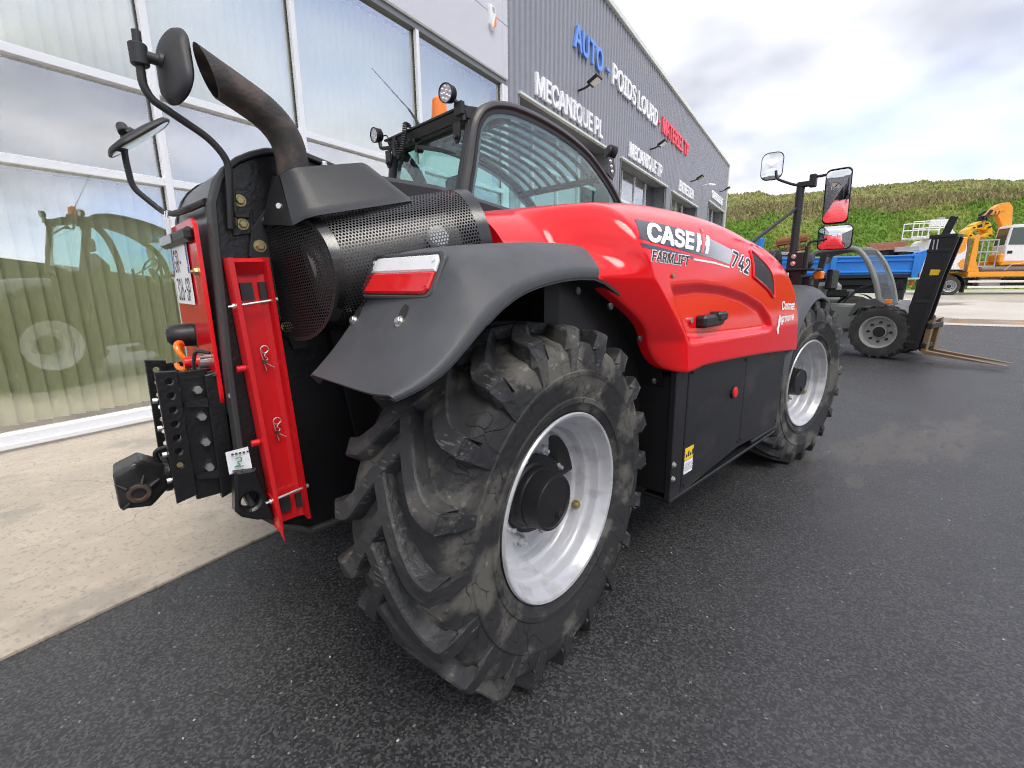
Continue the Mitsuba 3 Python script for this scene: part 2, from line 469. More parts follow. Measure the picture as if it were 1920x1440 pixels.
scene["mat_hill"] = pr(proc(lambda p, n, uv: _grass(p) * 0.75), 0.9, spec=0.1)
scene["mat_grass"] = pr(proc(lambda p, n, uv: _grass(p) * (0.75 + 0.6 * noise(p.x * 9, p.y * 9, p.z * 9))), 0.8, spec=0.15)
tt, ww = np.meshgrid(np.linspace(-75, 95, 260), np.r_[np.linspace(33, 62, 90), np.linspace(63, 140, 12)], indexing="ij")
put("hill", grid(hill_p(tt, ww), True), "mat_hill", True)
tag("hill", "green grass bank rising behind the yard", kind="structure")

N = 90000
t_, w_ = rng.uniform(-45, 60, N), 37 + 25 * rng.random(N) ** 0.9
base = hill_p(t_, w_)
sc = np.clip((w_ + (rng.random(N) - 0.5) * 3 - 52.6) / 1.5, 0, 1) * np.clip((57.4 - w_) / 1.5, 0.12, 1)
hgt = (0.09 + 0.15 * rng.random(N)) * (1 - sc) + sc * (0.16 + 0.40 * rng.random(N) ** 2)
tall = (rng.random(N) < 0.008) & (w_ > 54)
hgt[tall] *= 2.6
ang, lean = rng.uniform(0, 6.283, N), rng.uniform(-0.35, 0.35, (N, 2))
wid = np.where(tall, 0.03, 0.10 + 0.12 * rng.random(N))
e = np.stack([np.cos(ang), np.sin(ang), ang * 0], -1) * wid[:, None]
tipv = base + np.stack([lean[:, 0] * hgt, lean[:, 1] * hgt, hgt], -1)
V = np.stack([base - e - A(0, 0, 0.06), base + e - A(0, 0, 0.06), tipv + e * 0.12, tipv - e * 0.5], 1).reshape(-1, 3)
q = np.arange(N)[:, None] * 4
F = np.vstack([q + [[0, 1, 2]], q + [[0, 2, 3]]])
put("grass", trimesh.Trimesh(V, F, process=False), "mat_grass", False)
tag("grass", "grass and dry brown scrub covering the bank", "grass", kind="stuff")

# loose grit and a few fallen leaves on the asphalt
gm_ = []
for i in range(150):
    a_, r_ = rng.uniform(-1.0, 1.35), rng.uniform(1.2, 7.5)
    x_, y_ = CAM[0] + r_ * math.cos(YAW - a_ * 0.9), CAM[1] + r_ * math.sin(YAW - a_ * 0.9)
    if -x_ * sB + y_ * cB < 0.70:
        k_ = trimesh.creation.icosphere(subdivisions=1, radius=rng.uniform(0.0022, 0.0055) * (1 if r_ < 4 else 1.7))
        k_.vertices = k_.vertices * rng.uniform(0.6, 1.3, 3) * A(1, 1, 0.6) + A(x_, y_, 0.002)
        gm_.append(k_)
put("grit", cat(*gm_), M("grit_stone", pr((0.42, 0.40, 0.35), 0.7)), False)
tag("grit", "pale grit scattered on the asphalt", "grit", kind="stuff")
ws = []
for i in range(26):
    a_, l_ = rng.uniform(0, 6.28), rng.uniform(0.03, 0.09)
    b_ = A(-1.10 + rng.uniform(-.06, .10), 3.93 + rng.uniform(-.05, .02), 0.02)
    t_p = b_ + A(math.cos(a_) * l_, -abs(math.sin(a_)) * l_, rng.uniform(.01, .05))
    s_p = np.cross(t_p - b_, A(0, 0, 1)) / max(np.linalg.norm(np.cross(t_p - b_, A(0, 0, 1))), 1e-6) * l_ * .16
    ws.append(trimesh.Trimesh([b_, (b_ + t_p) / 2 + s_p, t_p, (b_ + t_p) / 2 - s_p], [(0, 1, 2), (0, 2, 3)], process=False))
put("weed__leaves", moved(cat(*ws), TB), M("weed_leaf", pr((0.10, 0.17, 0.04), .7)), False)
tag("weed", "small green weed growing at the foot of the showroom glass", "plant")

# ================================================================ the workshop
W_ = "workshop_building"
tag(W_, "dark grey corrugated workshop hall with a white-framed glass showroom front", "building")
WHITEFRAME = M("white_frame", pr((0.74, 0.75, 0.77), 0.38, spec=0.4))
FASCIA = M("fascia_panel", pr((0.56, 0.56, 0.60), 0.45, spec=0.4))
CLAD = M("cladding_grey", pr(proc(lambda p, n, uv: mix((0.25, 0.252, 0.285), (0.285, 0.286, 0.32), fbm(p.x * 0.8, p.y * 0.8, p.z * 0.5, 4))), 0.42, metal=0.15, spec=0.5))
DARKFRAME = M("grey_flashing", pr((0.16, 0.165, 0.17), 0.45))
LIGHTTRIM = M("pale_edge_trim", pr((0.62, 0.64, 0.58), 0.4))
INNER = M("dark_interior", pr((0.075, 0.08, 0.085), 0.8, spec=0.2))
SPANDREL = M("spandrel_board", pr((0.05, 0.06, 0.075), 0.6))
SLAT = M("blind_fabric", pr(proc(lambda p, n, uv: mix((0.70, 0.69, 0.53), (0.64, 0.63, 0.48), fbm(p.x * 200, p.y * 200, p.z * 40, 2))), 0.85, spec=0.1))
FGLASS = M("facade_glass", {"type": "thindielectric", "int_ior": 3.8, "specular_transmittance": {"type": "rgb", "value": [0.93, 0.98, 0.86]}})
DGLASS = M("door_glass", {"type": "thindielectric", "int_ior": 2.6})


def bput(key, mesh, mat, smooth=False):
    return put(f"{W_}__{key}", moved(mesh, TB), mat, smooth)


mull = [-5.0, -3.2, -1.45, 0.74, 2.362, 4.555, 6.99]
for i, u in enumerate(mull):
    bput("mullion", box(u - 0.034, u + 0.034, 3.955, 4.10, 0.09, 5.36, 0.004), WHITEFRAME)
rails = [(0.09, 0.165), (2.425, 2.50), (3.285, 3.36)]
for z0, z1 in rails:
    for a, b in zip(mull, mull[1:]):
        bput("transom", box(a + 0.034, b - 0.034, 3.958, 4.10, z0, z1, 0.003), WHITEFRAME)
bput("sill", box(-5.0, 7.1, 3.93, 4.12, 0.045, 0.089, 0.004), WHITEFRAME)
bput("plinth", box(-5.0, 7.1, 3.95, 4.12, 0.0, 0.044), M("plinth_grey", pr((0.5, 0.48, 0.44), 0.6)))
bput("head_rail", box(-5.0, 7.1, 3.965, 4.12, 5.361, 5.45), DARKFRAME)
bput("soffit_strip", box(-5.0, 7.1, 3.94, 4.12, 5.451, 5.475), M("gutter_trim", pr((0.33, 0.34, 0.30), 0.5)))
bput("end_jamb", box(7.03, 7.155, 3.95, 4.12, 0.0, 5.36, 0.004), WHITEFRAME)
zr = [0.165, 2.425, 2.50, 3.285, 3.36, 5.361]
for a, b in zip(mull, mull[1:]):
    for k in (0, 2, 4):
        z0, z1 = zr[k], zr[k + 1]
        bput("pane", grid(np.array([[(x, 4.035, z) for z in (z0 - 0.01, z1 + 0.01)] for x in (a + 0.03, b - 0.03)])), FGLASS)
        for g, (p0, p1, q0, q1) in enumerate(((a + 0.034, a + 0.046, z0, z1), (b - 0.046, b - 0.034, z0, z1))):
            bput("gasket", box(p0, p1, 4.015, 4.03, q0, q1), TRIM)
    bput("spandrel_board", box(a + 0.03, b - 0.03, 4.13, 4.15, 2.44, 3.34), SPANDREL)
# vertical blinds behind the lower and the upper panes
proto = {}
for lv, (z0, z1) in enumerate(((0.19, 2.42), (3.37, 5.35))):
    sl = np.array([[(0.0635 * t, 0.008 * (1 - t * t), z) for z in (z0, z1)] for t in np.linspace(-1, 1, 5)])
    u = -2.6
    while u < 6.9:
        if min(abs(u - m) for m in mull) > 0.03:
            Mx = TB @ pose(u, 4.235, 0, -30 + rng.uniform(-3, 3))
            if lv in proto:
                again(f"{W_}__blind_slat", proto[lv], Mx)
            else:
                proto[lv] = put(f"{W_}__blind_slat", grid(sl), SLAT, True, Mx)
        u += 0.1165
bput("showroom_wall", cat(box(-5, 7.1, 7.4, 7.6, 0, 5.5), box(-5.2, -5, 4.0, 7.6, 0, 5.5), box(-5, 7.1, 4.5, 7.4, -0.1, 0.02), box(-5, 7.1, 4.2, 7.4, 5.46, 5.6)), INNER)
# fascia above the glass, in flat panels with open joints
zf = [5.476, 6.424, 7.40, 8.35, 9.10]
for z0, z1 in zip(zf, zf[1:]):
    for a, b in ((-5.0, 0.9), (0.9, 6.975), (6.975, 7.155)):
        bput("fascia_panel", box(a + 0.003, b - 0.003, 3.94, 4.06, z0 + 0.004, z1 - 0.004, 0.004), FASCIA)
bput("fascia_backing", box(-5.0, 7.15, 4.061, 4.3, 5.48, 9.1), DARKFRAME)

doors = [(7.62, 12.9, 5.36), (13.86, 19.34, 5.37), (20.25, 25.5, 5.33), (28.4, 33.6, 6.06)]
U0, U1, ROOF = 7.16, 34.2, 9.06
per, ms = 0.22, []
k = 0
while U0 + k * per < U1 - 0.01:
    u0 = U0 + k * per
    pts = [(0.0, 4.0), (0.085, 4.0), (0.105, 3.962), (0.200, 3.962), (0.22, 4.0)]
    zb = 0.0
    for d0, d1, dz in doors:
        if u0 + 0.11 > d0 and u0 + 0.11 < d1:
            zb = dz
    Pq = np.array([[(u0 + a, b, z) for z in (zb, ROOF)] for a, b in pts])
    ms.append(grid(Pq))
    k += 1
bput("cladding", cat(*ms), CLAD)
bput("wall_core", cat(box(U0, 34.2, 4.6, 9, 0, ROOF - 0.05), *[box(a, b, 4.02, 4.6, z, ROOF - 0.05) for a, b, z in doors],
     *[box(a, b, 4.02, 4.6, 0, ROOF - 0.05) for a, b in ((7.16, 7.62), (12.9, 13.86), (19.34, 20.25), (25.5, 28.4), (33.6, 34.19))]), DARKFRAME)
bput("roof_trim", box(7.1, 34.3, 3.88, 4.3, ROOF, ROOF + 0.16, 0.01), LIGHTTRIM)
bput("corner_trim", box(34.2, 34.32, 3.90, 4.3, 0, ROOF - 0.005, 0.01), LIGHTTRIM)
bput("end_wall", box(34.2, 34.25, 4.3, 30, 0, ROOF), CLAD)
for di, (a, b, z) in enumerate(doors):
    bput("door_header", box(a - 0.06, b + 0.06, 3.90, 4.0, z - 0.005, z + 0.045), LIGHTTRIM)
    bput("door_jamb", box(a - 0.05, a, 3.95, 4.35, 0, z - 0.006), DARKFRAME)
    bput("door_jamb", box(b, b + 0.05, 3.95, 4.35, 0, z - 0.006), DARKFRAME)
    dk = bput("garage_door", box(a, b, 4.50, 4.55, 0.02, z), SPANDREL)
    ncol, nrow = 4, max(5, int(round(z / 1.02)))
    wu, hz = (b - a) / ncol, (z - 0.05) / nrow
    for r in range(nrow):
        bput("garage_door__rail", box(a, b, 4.40, 4.47, r * hz + 0.02, r * hz + 0.11, 0.004), WHITEFRAME)
        for c_ in range(ncol):
            x0 = a + c_ * wu
            bput("garage_door__stile", box(x0, x0 + 0.06, 4.405, 4.465, r * hz + 0.111, (r + 1) * hz + 0.019), WHITEFRAME)
            bput("garage_door__pane", grid(np.array([[(x, 4.45, zz) for zz in (r * hz + 0.1, (r + 1) * hz + 0.03)] for x in (x0 + 0.05, x0 + wu)])), DGLASS)

# lettering: letters standing on the cladding
BLUE = M("sign_blue", pr((0.14, 0.30, 0.75), 0.4))
REDS = M("sign_red", pr((0.85, 0.085, 0.12), 0.4))
SIDE = M("letter_side", pr((0.10, 0.10, 0.11), 0.5))
SW = M("sign_white", pr((0.84, 0.84, 0.86), 0.4))


def sign(name, s, u0, u1, z, h, mat, label, depth=0.06):
    m = text(s, h, depth, bold=True)
    m.apply_translation(-m.bounds[0] * A(1, 0, 1))
    m.vertices[:, 0] *= (u1 - u0) / m.bounds[1][0]
    v = m.vertices
    m.vertices = np.stack([u0 + v[:, 0], 3.955 - v[:, 2], z + v[:, 1]], 1)
    key = name
    i = 0
    while any(k.startswith(key + "__") for k in scene):
        i += 1
        key = f"{name}_{i:03d}"
    ls = sorted(m.split(only_watertight=False), key=lambda c: c.bounds[0][0])
    for c in ls:
        put(f"{key}__letter", moved(c, TB), mat, 20)
        back = c.copy()
        back.vertices = back.vertices * A(1, 0, 1) + A(0.012, 3.957, -0.03) + A(0, 1, 0) * np.clip((c.vertices[:, 1:2] - 3.9) * 0.5, 0, .02)
    tag(key, label, "sign")


sign("wall_sign", "AUTO -", 10.13, 12.52, 7.20, 0.53, BLUE, "blue AUTO lettering high on the corrugated wall")
sign("wall_sign", "POIDS LOURD", 12.76, 17.42, 7.20, 0.52, SW, "white POIDS LOURD lettering between the blue and the red words")
sign("wall_sign", "- MATERIEL TP", 17.55, 22.56, 7.20, 0.54, REDS, "red MATERIEL TP lettering high on the corrugated wall")
sign("wall_sign", "MECANIQUE PL", 8.24, 12.13, 5.55, 0.43, SW, "white MECANIQUE PL lettering above the first door")
sign("wall_sign", "MECANIQUE TP", 14.49, 18.39, 5.57, 0.43, SW, "white MECANIQUE TP lettering above the second door")
sign("wall_sign", "ENTRETIEN", 21.3, 24.18, 5.55, 0.42, SW, "white ENTRETIEN lettering above the third door")
sign("wall_sign", "CARROSSERIE", 29.0, 32.7, 6.36, 0.38, SW, "white CARROSSERIE lettering above the farthest door")

where = ["above the MECANIQUE PL lettering", "above the MECANIQUE TP lettering", "above the ENTRETIEN lettering", "above the CARROSSERIE lettering"]
for i, (u, z) in enumerate(((10.55, 6.33), (16.88, 6.3), (23.6, 6.3), (31.65, 7.05))):
    k = "wall_floodlight" if i == 0 else f"wall_floodlight_{i:03d}"
    R = TB @ pose(u, 0, 0, 0)
    put(f"{k}__arm", moved(tube([(0, 3.97, z), (0, 3.80, z + 0.02), (0, 3.66, z + 0.07)], 0.03, 8), R), TRIM)
    tilt = trimesh.transformations.rotation_matrix(math.radians(-28), [1, 0, 0], [0, 3.6, z + 0.12])
    put(f"{k}__housing", moved(moved(box(-0.17, 0.17, 3.36, 3.68, z + 0.06, z + 0.14, 0.02), tilt), R), SATIN)
    put(f"{k}__lens", moved(moved(box(-0.13, 0.13, 3.40, 3.62, z + 0.05, z + 0.059), tilt), R), LED)
    tag(k, f"black floodlight on a short arm {where[i]}", "lamp", "floodlights on the workshop wall")
put("security_camera__body", moved(cyl((26.3, 3.65, 6.58), (26.55, 3.35, 6.55), 0.06, n=14), TB), WHITE)
put("security_camera__bracket", moved(tube([(26.35, 3.97, 6.56), (26.36, 3.6, 6.58)], 0.025, 8), TB), WHITE)
tag("security_camera", "small white camera beside the ENTRETIEN floodlight", "camera")
R = TB @ pose(6.56, 3.94, 6.31, 0)
sir = [(-0.085, 0.17), (-0.07, 0.21), (0.07, 0.21), (0.085, 0.17), (0.085, -0.10), (0.0, -0.2), (-0.085, -0.10)]
put("alarm_siren__case", moved(prism(sir, (0, 0, 0), (1, 0, 0), (0, 0, 1), 0.075, 0.015), R), WHITE)
put("alarm_siren__flasher", moved(prism([(-0.02, -0.175), (0.084, -0.095), (0.084, 0.10), (0.02, 0.0)], (0, -0.06, 0), (1, 0, 0), (0, 0, 1), 0.024, 0.008), R), LENS_O)
for i in range(3):
    put("alarm_siren__slot", moved(box(-0.045, 0.045, -0.077, -0.0755, 0.10 + i * 0.03, 0.112 + i * 0.03), R), INK)
tag("alarm_siren", "white and orange alarm siren on the pale fascia", "siren")

# ================================================================ the telehandler
H = "telehandler"
tag(H, "red telehandler with black rear frame, grey mudguards and big lugged tyres, parked before the showroom", "telehandler")


def hp(key, mesh, mat, smooth=30, at=None):
    return put(f"{H}__{key}", mesh, mat, smooth, at)


# ---- wheels: built about the origin, axle along y, outer face towards -y
def crown(y):
    return 0.604 - 0.5 * y * y


def make_lug(side):
    """One tread bar: flat across the shoulder, then bent steeply towards the middle; starts at angle 0 and runs to negative angles."""
    ts = np.linspace(0, 1, 17)
    y = side * (0.229 - 0.262 * ts)
    k_ = np.logaddexp(0, (ts - .30) * 16) / 16                     # bends smoothly at three tenths of the way
    sp_ = -0.635 * np.radians(3.0 * ts + 30.5 * k_)               # arc length
    path = np.stack([y, sp_], 1)
    tg_ = np.gradient(path, axis=0)
    tg_ /= np.linalg.norm(tg_, axis=1, keepdims=True)
    nm_ = np.stack([-tg_[:, 1], tg_[:, 0]], 1)
    nm_ *= np.sign(nm_[0, 1] + 1e-9)
    wt = np.interp(ts, [0, .3, .45, 1.0], [.027, .0275, .0235, .0205])
    rows = []

    def row(y0, y1, y2, s0, w0, w1, w2, r0, r1, r2, nmv=(0, 1)):
        out = []
        for yy, w, r in ((y0, -w0, r0), (y1, -w1, r1), (y2, -w2, r2), (y2, w2, r2), (y1, w1, r1), (y0, w0, r0)):
            p = A(yy, s0) + A(*nmv) * w
            out.append((r, p[0], p[1] / 0.635))
        rows.append(out)
    row(side * .214, side * .2355, side * .2365, 0, .030, .020, .016, .480, .486, .492)
    row(side * .212, side * .2385, side * .2385, 0, .034, .026, .022, .550, .572, .582)
    for i, t in enumerate(ts):
        top_r = 0.6435 - 0.17 * y[i] ** 2
        e = 0.006 if i in (0, len(ts) - 1) else 0.0
        row(y[i], y[i], y[i] - side * (0.004 if i == 0 else (-0.006 if i == len(ts) - 1 else 0)), sp_[i], wt[i] + .015, wt[i] + .0035, wt[i] - .0015, crown(y[i]) - .012, top_r - .007 - e * .3, top_r - e * .6, nm_[i])
    V = np.array([[(r * math.cos(th), yy, r * math.sin(th)) for r, yy, th in rw] for rw in rows])
    m, f = len(rows), []
    for i in range(m - 1):
        for a in range(6):
            b = (a + 1) % 6
            f.append((i * 6 + a, i * 6 + b, i * 6 + 6 + b, i * 6 + 6 + a))
    f = np.array(f)
    f = np.vstack([f[:, [0, 1, 2]], f[:, [0, 2, 3]]] + [np.array([(0, k, k + 1) for k in range(1, 5)])[:, ::-1], np.array([(0, k, k + 1) for k in range(1, 5)]) + (m - 1) * 6])
    mesh = trimesh.Trimesh(V.reshape(-1, 3), f, process=False)
    mesh.fix_normals()
    mesh = mesh.subdivide().subdivide()
    v = mesh.vertices
    wob = (meshkit.fbm(v * 42, 3, 3) - 0.5) * 0.0028
    mesh.vertices = v + wob[:, None] * v * A(1, 0, 1) / 0.62
    return mesh


tyre_prof = [(0.318, -0.155), (0.335, -0.200), (0.352, -0.212), (0.372, -0.219), (0.376, -0.2255), (0.392, -0.2265), (0.396, -0.221), (0.43, -0.230), (0.470, -0.235), (0.474, -0.239), (0.488, -0.2395), (0.492, -0.234), (0.535, -0.229), (0.565, -0.222), (0.583, -0.205)]
tyre_prof += [(crown(y), y) for y in np.linspace(-0.19, 0.19, 13)] + [(r, -y) for r, y in tyre_prof[::-1]]
TYRE = lathe(tyre_prof, axis=(0, 1, 0), n=120)
TYRE.vertices += ((meshkit.fbm(TYRE.vertices * 26, 3, 6) - 0.5) * 0.004)[:, None] * TYRE.vertex_normals
rim_prof = [(0.300, 0.20), (0.318, 0.17), (0.300, 0.02), (0.302, -0.10), (0.318, -0.165), (0.336, -0.206), (0.341, -0.212), (0.336, -0.219), (0.327, -0.216), (0.317, -0.196),
            (0.309, -0.178), (0.300, -0.172), (0.295, -0.150), (0.293, -0.138), (0.286, -0.130), (0.275, -0.126), (0.270, -0.112), (0.268, -0.090), (0.260, -0.080), (0.249, -0.076), (0.246, -0.060), (0.240, -0.046), (0.229, -0.040), (0.10, -0.038)]
RIMM = lathe(rim_prof, axis=(0, 1, 0), n=96)
HUB = cat(lathe([(0.135, -0.038), (0.128, -0.062), (0.118, -0.070), (0.116, -0.090), (0.111, -0.097), (0.107, -0.0975), (0.105, -0.158), (0.101, -0.166), (0.094, -0.167), (0.090, -0.163), (0, -0.163)], axis=(0, 1, 0), n=48))
LUGS = {s: make_lug(s) for s in (-1, 1)}
NUT = cat(lathe([(0.021, 0.028), (0.021, 0.012), (0.024, 0.010), (0.024, 0.004)], axis=(0, 1, 0), n=20), lathe([(0.0, -0.006), (0.0145, -0.006), (0.016, -0.002), (0.016, 0.012)], axis=(0, 1, 0), n=6),
          lathe([(0, -0.022), (0.007, -0.022), (0.008, -0.019), (0.008, -0.006)], axis=(0, 1, 0), n=12))
proto = {}
lug_phase = 15.5


def wheel(center, steer, left=False, phase=0.0, fine=True):
    """fine: each tread bar and nut its own piece."""
    k, i = f"{H}__wheel", 0
    while any(q.startswith(k + "__") for q in scene):
        i += 1
        k = f"{H}__wheel_{i:03d}"
    base = pose(*center, steer)
    if left:
        base = base @ np.diag([1, -1, 1, 1.0])

    def add(nm, key, mesh, mat, Mx, smooth=30):
        if key in proto:
            again(f"{k}__{nm}", proto[key], Mx)
        else:
            proto[key] = put(f"{k}__{nm}", mesh, mat, smooth, Mx)
    add("tyre", ("tyre",), TYRE, RUBBER, base, 40)
    add("rim", ("rim",), RIMM, RIM, base, 35)
    add("hub", ("hub",), HUB, SATIN, base)
    spin = lambda d: base @ roty(-d)
    if fine:
        for n_ in range(20):
            add("tread_lug", ("lug", -1), LUGS[-1], LUGMAT, spin(phase + 18 * n_), 28)
            add("tread_lug", ("lug", 1), LUGS[1], LUGMAT, spin(phase + 9 + 18 * n_), 28)
    else:
        ring_ = cat(*[moved(LUGS[s], roty(-(phase + 9 * (s > 0) + 18 * n_))) for n_ in range(20) for s in (-1, 1)])
        put(f"{k}__tread", ring_, LUGMAT, False, base)
    for n_ in range(8):
        a = math.radians(22 + 45 * n_)
        add("wheel_nut", ("nut",), NUT, RIM, base @ np.block([[np.eye(3), np.array([[0.172 * math.cos(a)], [-.068], [0.172 * math.sin(a)]])], [np.zeros((1, 3)), 1]]))
    for n_ in range(8):
        a = math.radians(5 + 45 * n_)
        add("hub_bolt", ("hubbolt",), bolt((0, -.040, 0), (0, -1, 0), 0.010, 0.014), RIM, base @ np.block([[np.eye(3), np.array([[0.142 * math.cos(a)], [0], [0.142 * math.sin(a)]])], [np.zeros((1, 3)), 1]]))
    if fine:
        c = base @ A(0, 0, 0, 1)
        add("valve", ("valve",), cat(cyl((0.272, -0.105, 0), (0.232, -0.118, 0), 0.006, n=10), cyl((0.276, -0.104, 0), (0.262, -0.108, 0), 0.018, n=14)), BRASSY, spin(-26))
        add("drain_plug", ("plug",), bolt((0.062, -0.163, 0), (0, -1, 0), 0.014, 0.007), SATIN, spin(-62))


WB = 2.90
s_, c_ = math.sin(math.radians(5.7)), math.cos(math.radians(5.7))
wheel((-0.225 * s_, -1.152 + 0.225 * c_, 0.632), 5.7, phase=lug_phase + 2.5)
s_, c_ = math.sin(math.radians(-8.3)), math.cos(math.radians(-8.3))
wheel((WB - 0.225 * s_, -1.185 + 0.225 * c_, 0.632), -8.3, phase=4)
wheel((0.02, 0.93, 0.632), 5.7, left=True, phase=3, fine=False)
wheel((WB, 0.93, 0.632), -8.3, left=True, phase=9, fine=False)

# ---- engine hood: a pressed shell over the right side
_T = A((-.03, 1.672), (.10, 1.688), (.30, 1.712), (.55, 1.738), (.80, 1.752), (1.10, 1.752), (1.40, 1.738), (1.70, 1.700), (1.95, 1.632), (2.13, 1.535), (2.25, 1.425), (2.34, 1.30), (2.40, 1.18), (2.44, 1.05), (2.452, .965))
_B = A((-.03, 1.540), (.02, 1.540), (.10, 1.530), (.26, 1.405), (.50, 1.245), (.682, 1.040), (.95, 1.034), (1.30, 1.022), (1.65, 1.005), (1.90, .990), (2.05, .980), (2.18, .970), (2.28, .962), (2.38, .955), (2.448, .950))


def W0(x, z):
    """Half-width of the hood's side before its shoulder is rounded."""
    xf = np.interp(z, [1.04, 1.16, 1.42, 1.52, 1.70], [0.735, 0.715, 0.47, 0.43, 0.40])
    w = 1.205 - 0.075 * np.clip((z - 1.12) / 0.6, 0, 1) ** 1.5
    up = np.clip((z - 1.43) / 0.13, 0, 1)
    up = up * up * (3 - 2 * up)
    q = np.clip((xf - x) / np.interp(z, [1.04, 1.2, 1.43, 1.56], [0.09, 0.16, 0.22, 0.24]), 0, 1)
    q = q * (1 - up) + up * q * q * (3 - 2 * q)
    w = w - q * (0.10 + 0.165 * up)
    return w - 0.012 * np.clip((x - 1.7) / 0.75, 0, 1) ** 2


recess = Polygon([(.575, 1.397), (.85, 1.407), (1.11, 1.392), (1.38, 1.352), (1.63, 1.288), (1.77, 1.205), (1.805, 1.15), (1.76, 1.115), (1.4, 1.12), (1.0, 1.13), (.75, 1.142), (.705, 1.18), (.64, 1.288)]).buffer(0.02).buffer(-0.02)


def poly_sd(poly, x, z):
    """Distance inside the polygon (0 outside)."""
    r = np.asarray(poly.exterior.coords)
    d = np.full(x.shape, 9.0)
    for a, b in zip(r, r[1:]):
        ab = b - a
        t = np.clip(((x - a[0]) * ab[0] + (z - a[1]) * ab[1]) / max(ab @ ab, 1e-12), 0, 1)
        d = np.minimum(d, np.hypot(x - a[0] - t * ab[0], z - a[1] - t * ab[1]))
    return np.where(contains_xy(poly, x, z), d, 0.0)


def _top_d(x, z):
    """Distance below the hood's top and front outline."""
    tp = _tops
    d = np.full(np.shape(x), 9.0)
    for a, b in zip(tp, tp[1:]):
        ab = b - a
        t = np.clip(((x - a[0]) * ab[0] + (z - a[1]) * ab[1]) / (ab @ ab), 0, 1)
        d = np.minimum(d, np.hypot(x - a[0] - t * ab[0], z - a[1] - t * ab[1]))
    return d


_tops = spline(_T, 6)
RS = 0.25


def hood_w(x, z, rec=True):
    x, z = np.asarray(x, float), np.asarray(z, float)
    d = _top_d(x, z)
    rr = RS - 0.185 * np.clip((x - 1.75) / 0.5, 0, 1)
    k = np.clip(1 - d / rr, 0, 1)
    w = W0(x, z) - rr * (1 - np.sqrt(np.maximum(0, 1 - k * k)))
    if rec:
        s = poly_sd(recess, x, z)
        e = np.clip(s / 0.045, 0, 1)
        w = w - 0.026 * e * e * (3 - 2 * e)
        led = np.clip(s / 0.02, 0, 1) * np.clip((1.152 - 0.02 * (x - 1) - z) / 0.03, 0, 1)
        w = w + 0.018 * led * np.clip((z - 1.085) / 0.03, 0, 1)
    return w


Tq, Bq = spline(_T, 16), spline(_B, 16)
n_v = 84
v_ = np.linspace(0, 1, n_v) ** 1.5
XZ = Tq[:, None] * (1 - v_[None, :, None]) + Bq[:, None] * v_[None, :, None]
Wg = hood_w(XZ[..., 0], XZ[..., 1])
side = np.stack([XZ[..., 0], -Wg, XZ[..., 1]], -1)
topw = np.linspace(0, 1, 8)
top = np.stack([np.stack([Tq[:, 0], -(Wg[:, 0] * (1 - t) + 0.40 * t), Tq[:, 1] + 0.012 * math.sin(math.pi * t)], -1) for t in topw], 1)
bot = side[:, -1]
nrm = A(0.0, 1, 0)
lip = np.stack([bot, bot + A(0, 0.012, -0.006), bot + A(0, 0.05, -0.004)], 1)
hood = cat(grid(np.concatenate([top[:, ::-1][:, :-1], side, lip[:, 1:]], 1), True))
hp("hood", hood, RED, 50)
rear = np.concatenate([top[0, ::-1][:-1], side[0]], 0)
hp("hood_end_plate", cat(grid(np.stack([rear, np.stack([rear[:, 0] + 0.002, rear[:, 1] * 0 - 0.40, np.minimum(rear[:, 2], 1.55)], -1)], 0))), RED)
hp("engine_bay", cat(box(0.10, 2.2, -0.98, -0.42, 0.62, 1.50, 0.04), box(2.2, 2.33, -0.95, -0.42, 0.9, 1.2, 0.03)), SATIN)


def on_hood(pts, off=0.002):
    pts = np.asarray(pts, float)
    return np.stack([pts[:, 0], -(hood_w(pts[:, 0], pts[:, 1]) + off), pts[:, 1]], -1)


def patch(poly, off, size=0.025):
    """A thin sheet following the hood over a polygon in (x, z)."""
    v, f = trimesh.creation.triangulate_polygon(Polygon(poly), engine="earcut")
    v, f = np.c_[np.asarray(v)[:, :2], np.zeros(len(v))], f
    v, f = trimesh.remesh.subdivide_to_size(v, f, size)
    m = trimesh.Trimesh(on_hood(v[:, :2], off), f, process=False)
    if m.face_normals.mean(0)[1] > 0:
        m.invert()
    return m


def drape(m, o, ex, ez, off):
    """Flat lettering laid on the hood: letter x along ex, letter y along ez, both in (x, z)."""
    v, f = trimesh.remesh.subdivide_to_size(m.vertices, m.faces, 0.03)
    p = A(*o) + v[:, :1] * A(*ex) + v[:, 1:2] * A(*ez)
    q = on_hood(p, off)
    q[:, 1] -= v[:, 2]
    return trimesh.Trimesh(q, f, process=False)
# ---- lettering and fittings on the hood
STRIPE = M("decal_stripe", pr(proc(lambda p, n, uv: mix((0.045, 0.045, 0.050), (0.42, 0.42, 0.44), smoothstep(0.72, 1.25, p.x))), 0.25, coat=0.6))
DECALW = M("decal_white", pr((0.80, 0.80, 0.81), 0.3))
hp("decal_stripe", patch([(.459, 1.647), (.65, 1.640), (.84, 1.629), (1.05, 1.600), (1.257, 1.559), (1.181, 1.490), (1.0, 1.512), (.80, 1.527), (.60, 1.547), (.406, 1.567)], 0.0015), STRIPE, True)
hp("decal_stripe", patch([(.405, 1.552), (.60, 1.533), (.80, 1.515), (.80, 1.505), (.60, 1.520), (.412, 1.534)], 0.0015), STRIPE, True)
hp("decal_line", patch([(.80, 1.507), (1.0, 1.498), (1.18, 1.480), (1.181, 1.473), (1.0, 1.490), (.80, 1.499)], 0.0015), DECALW, True)


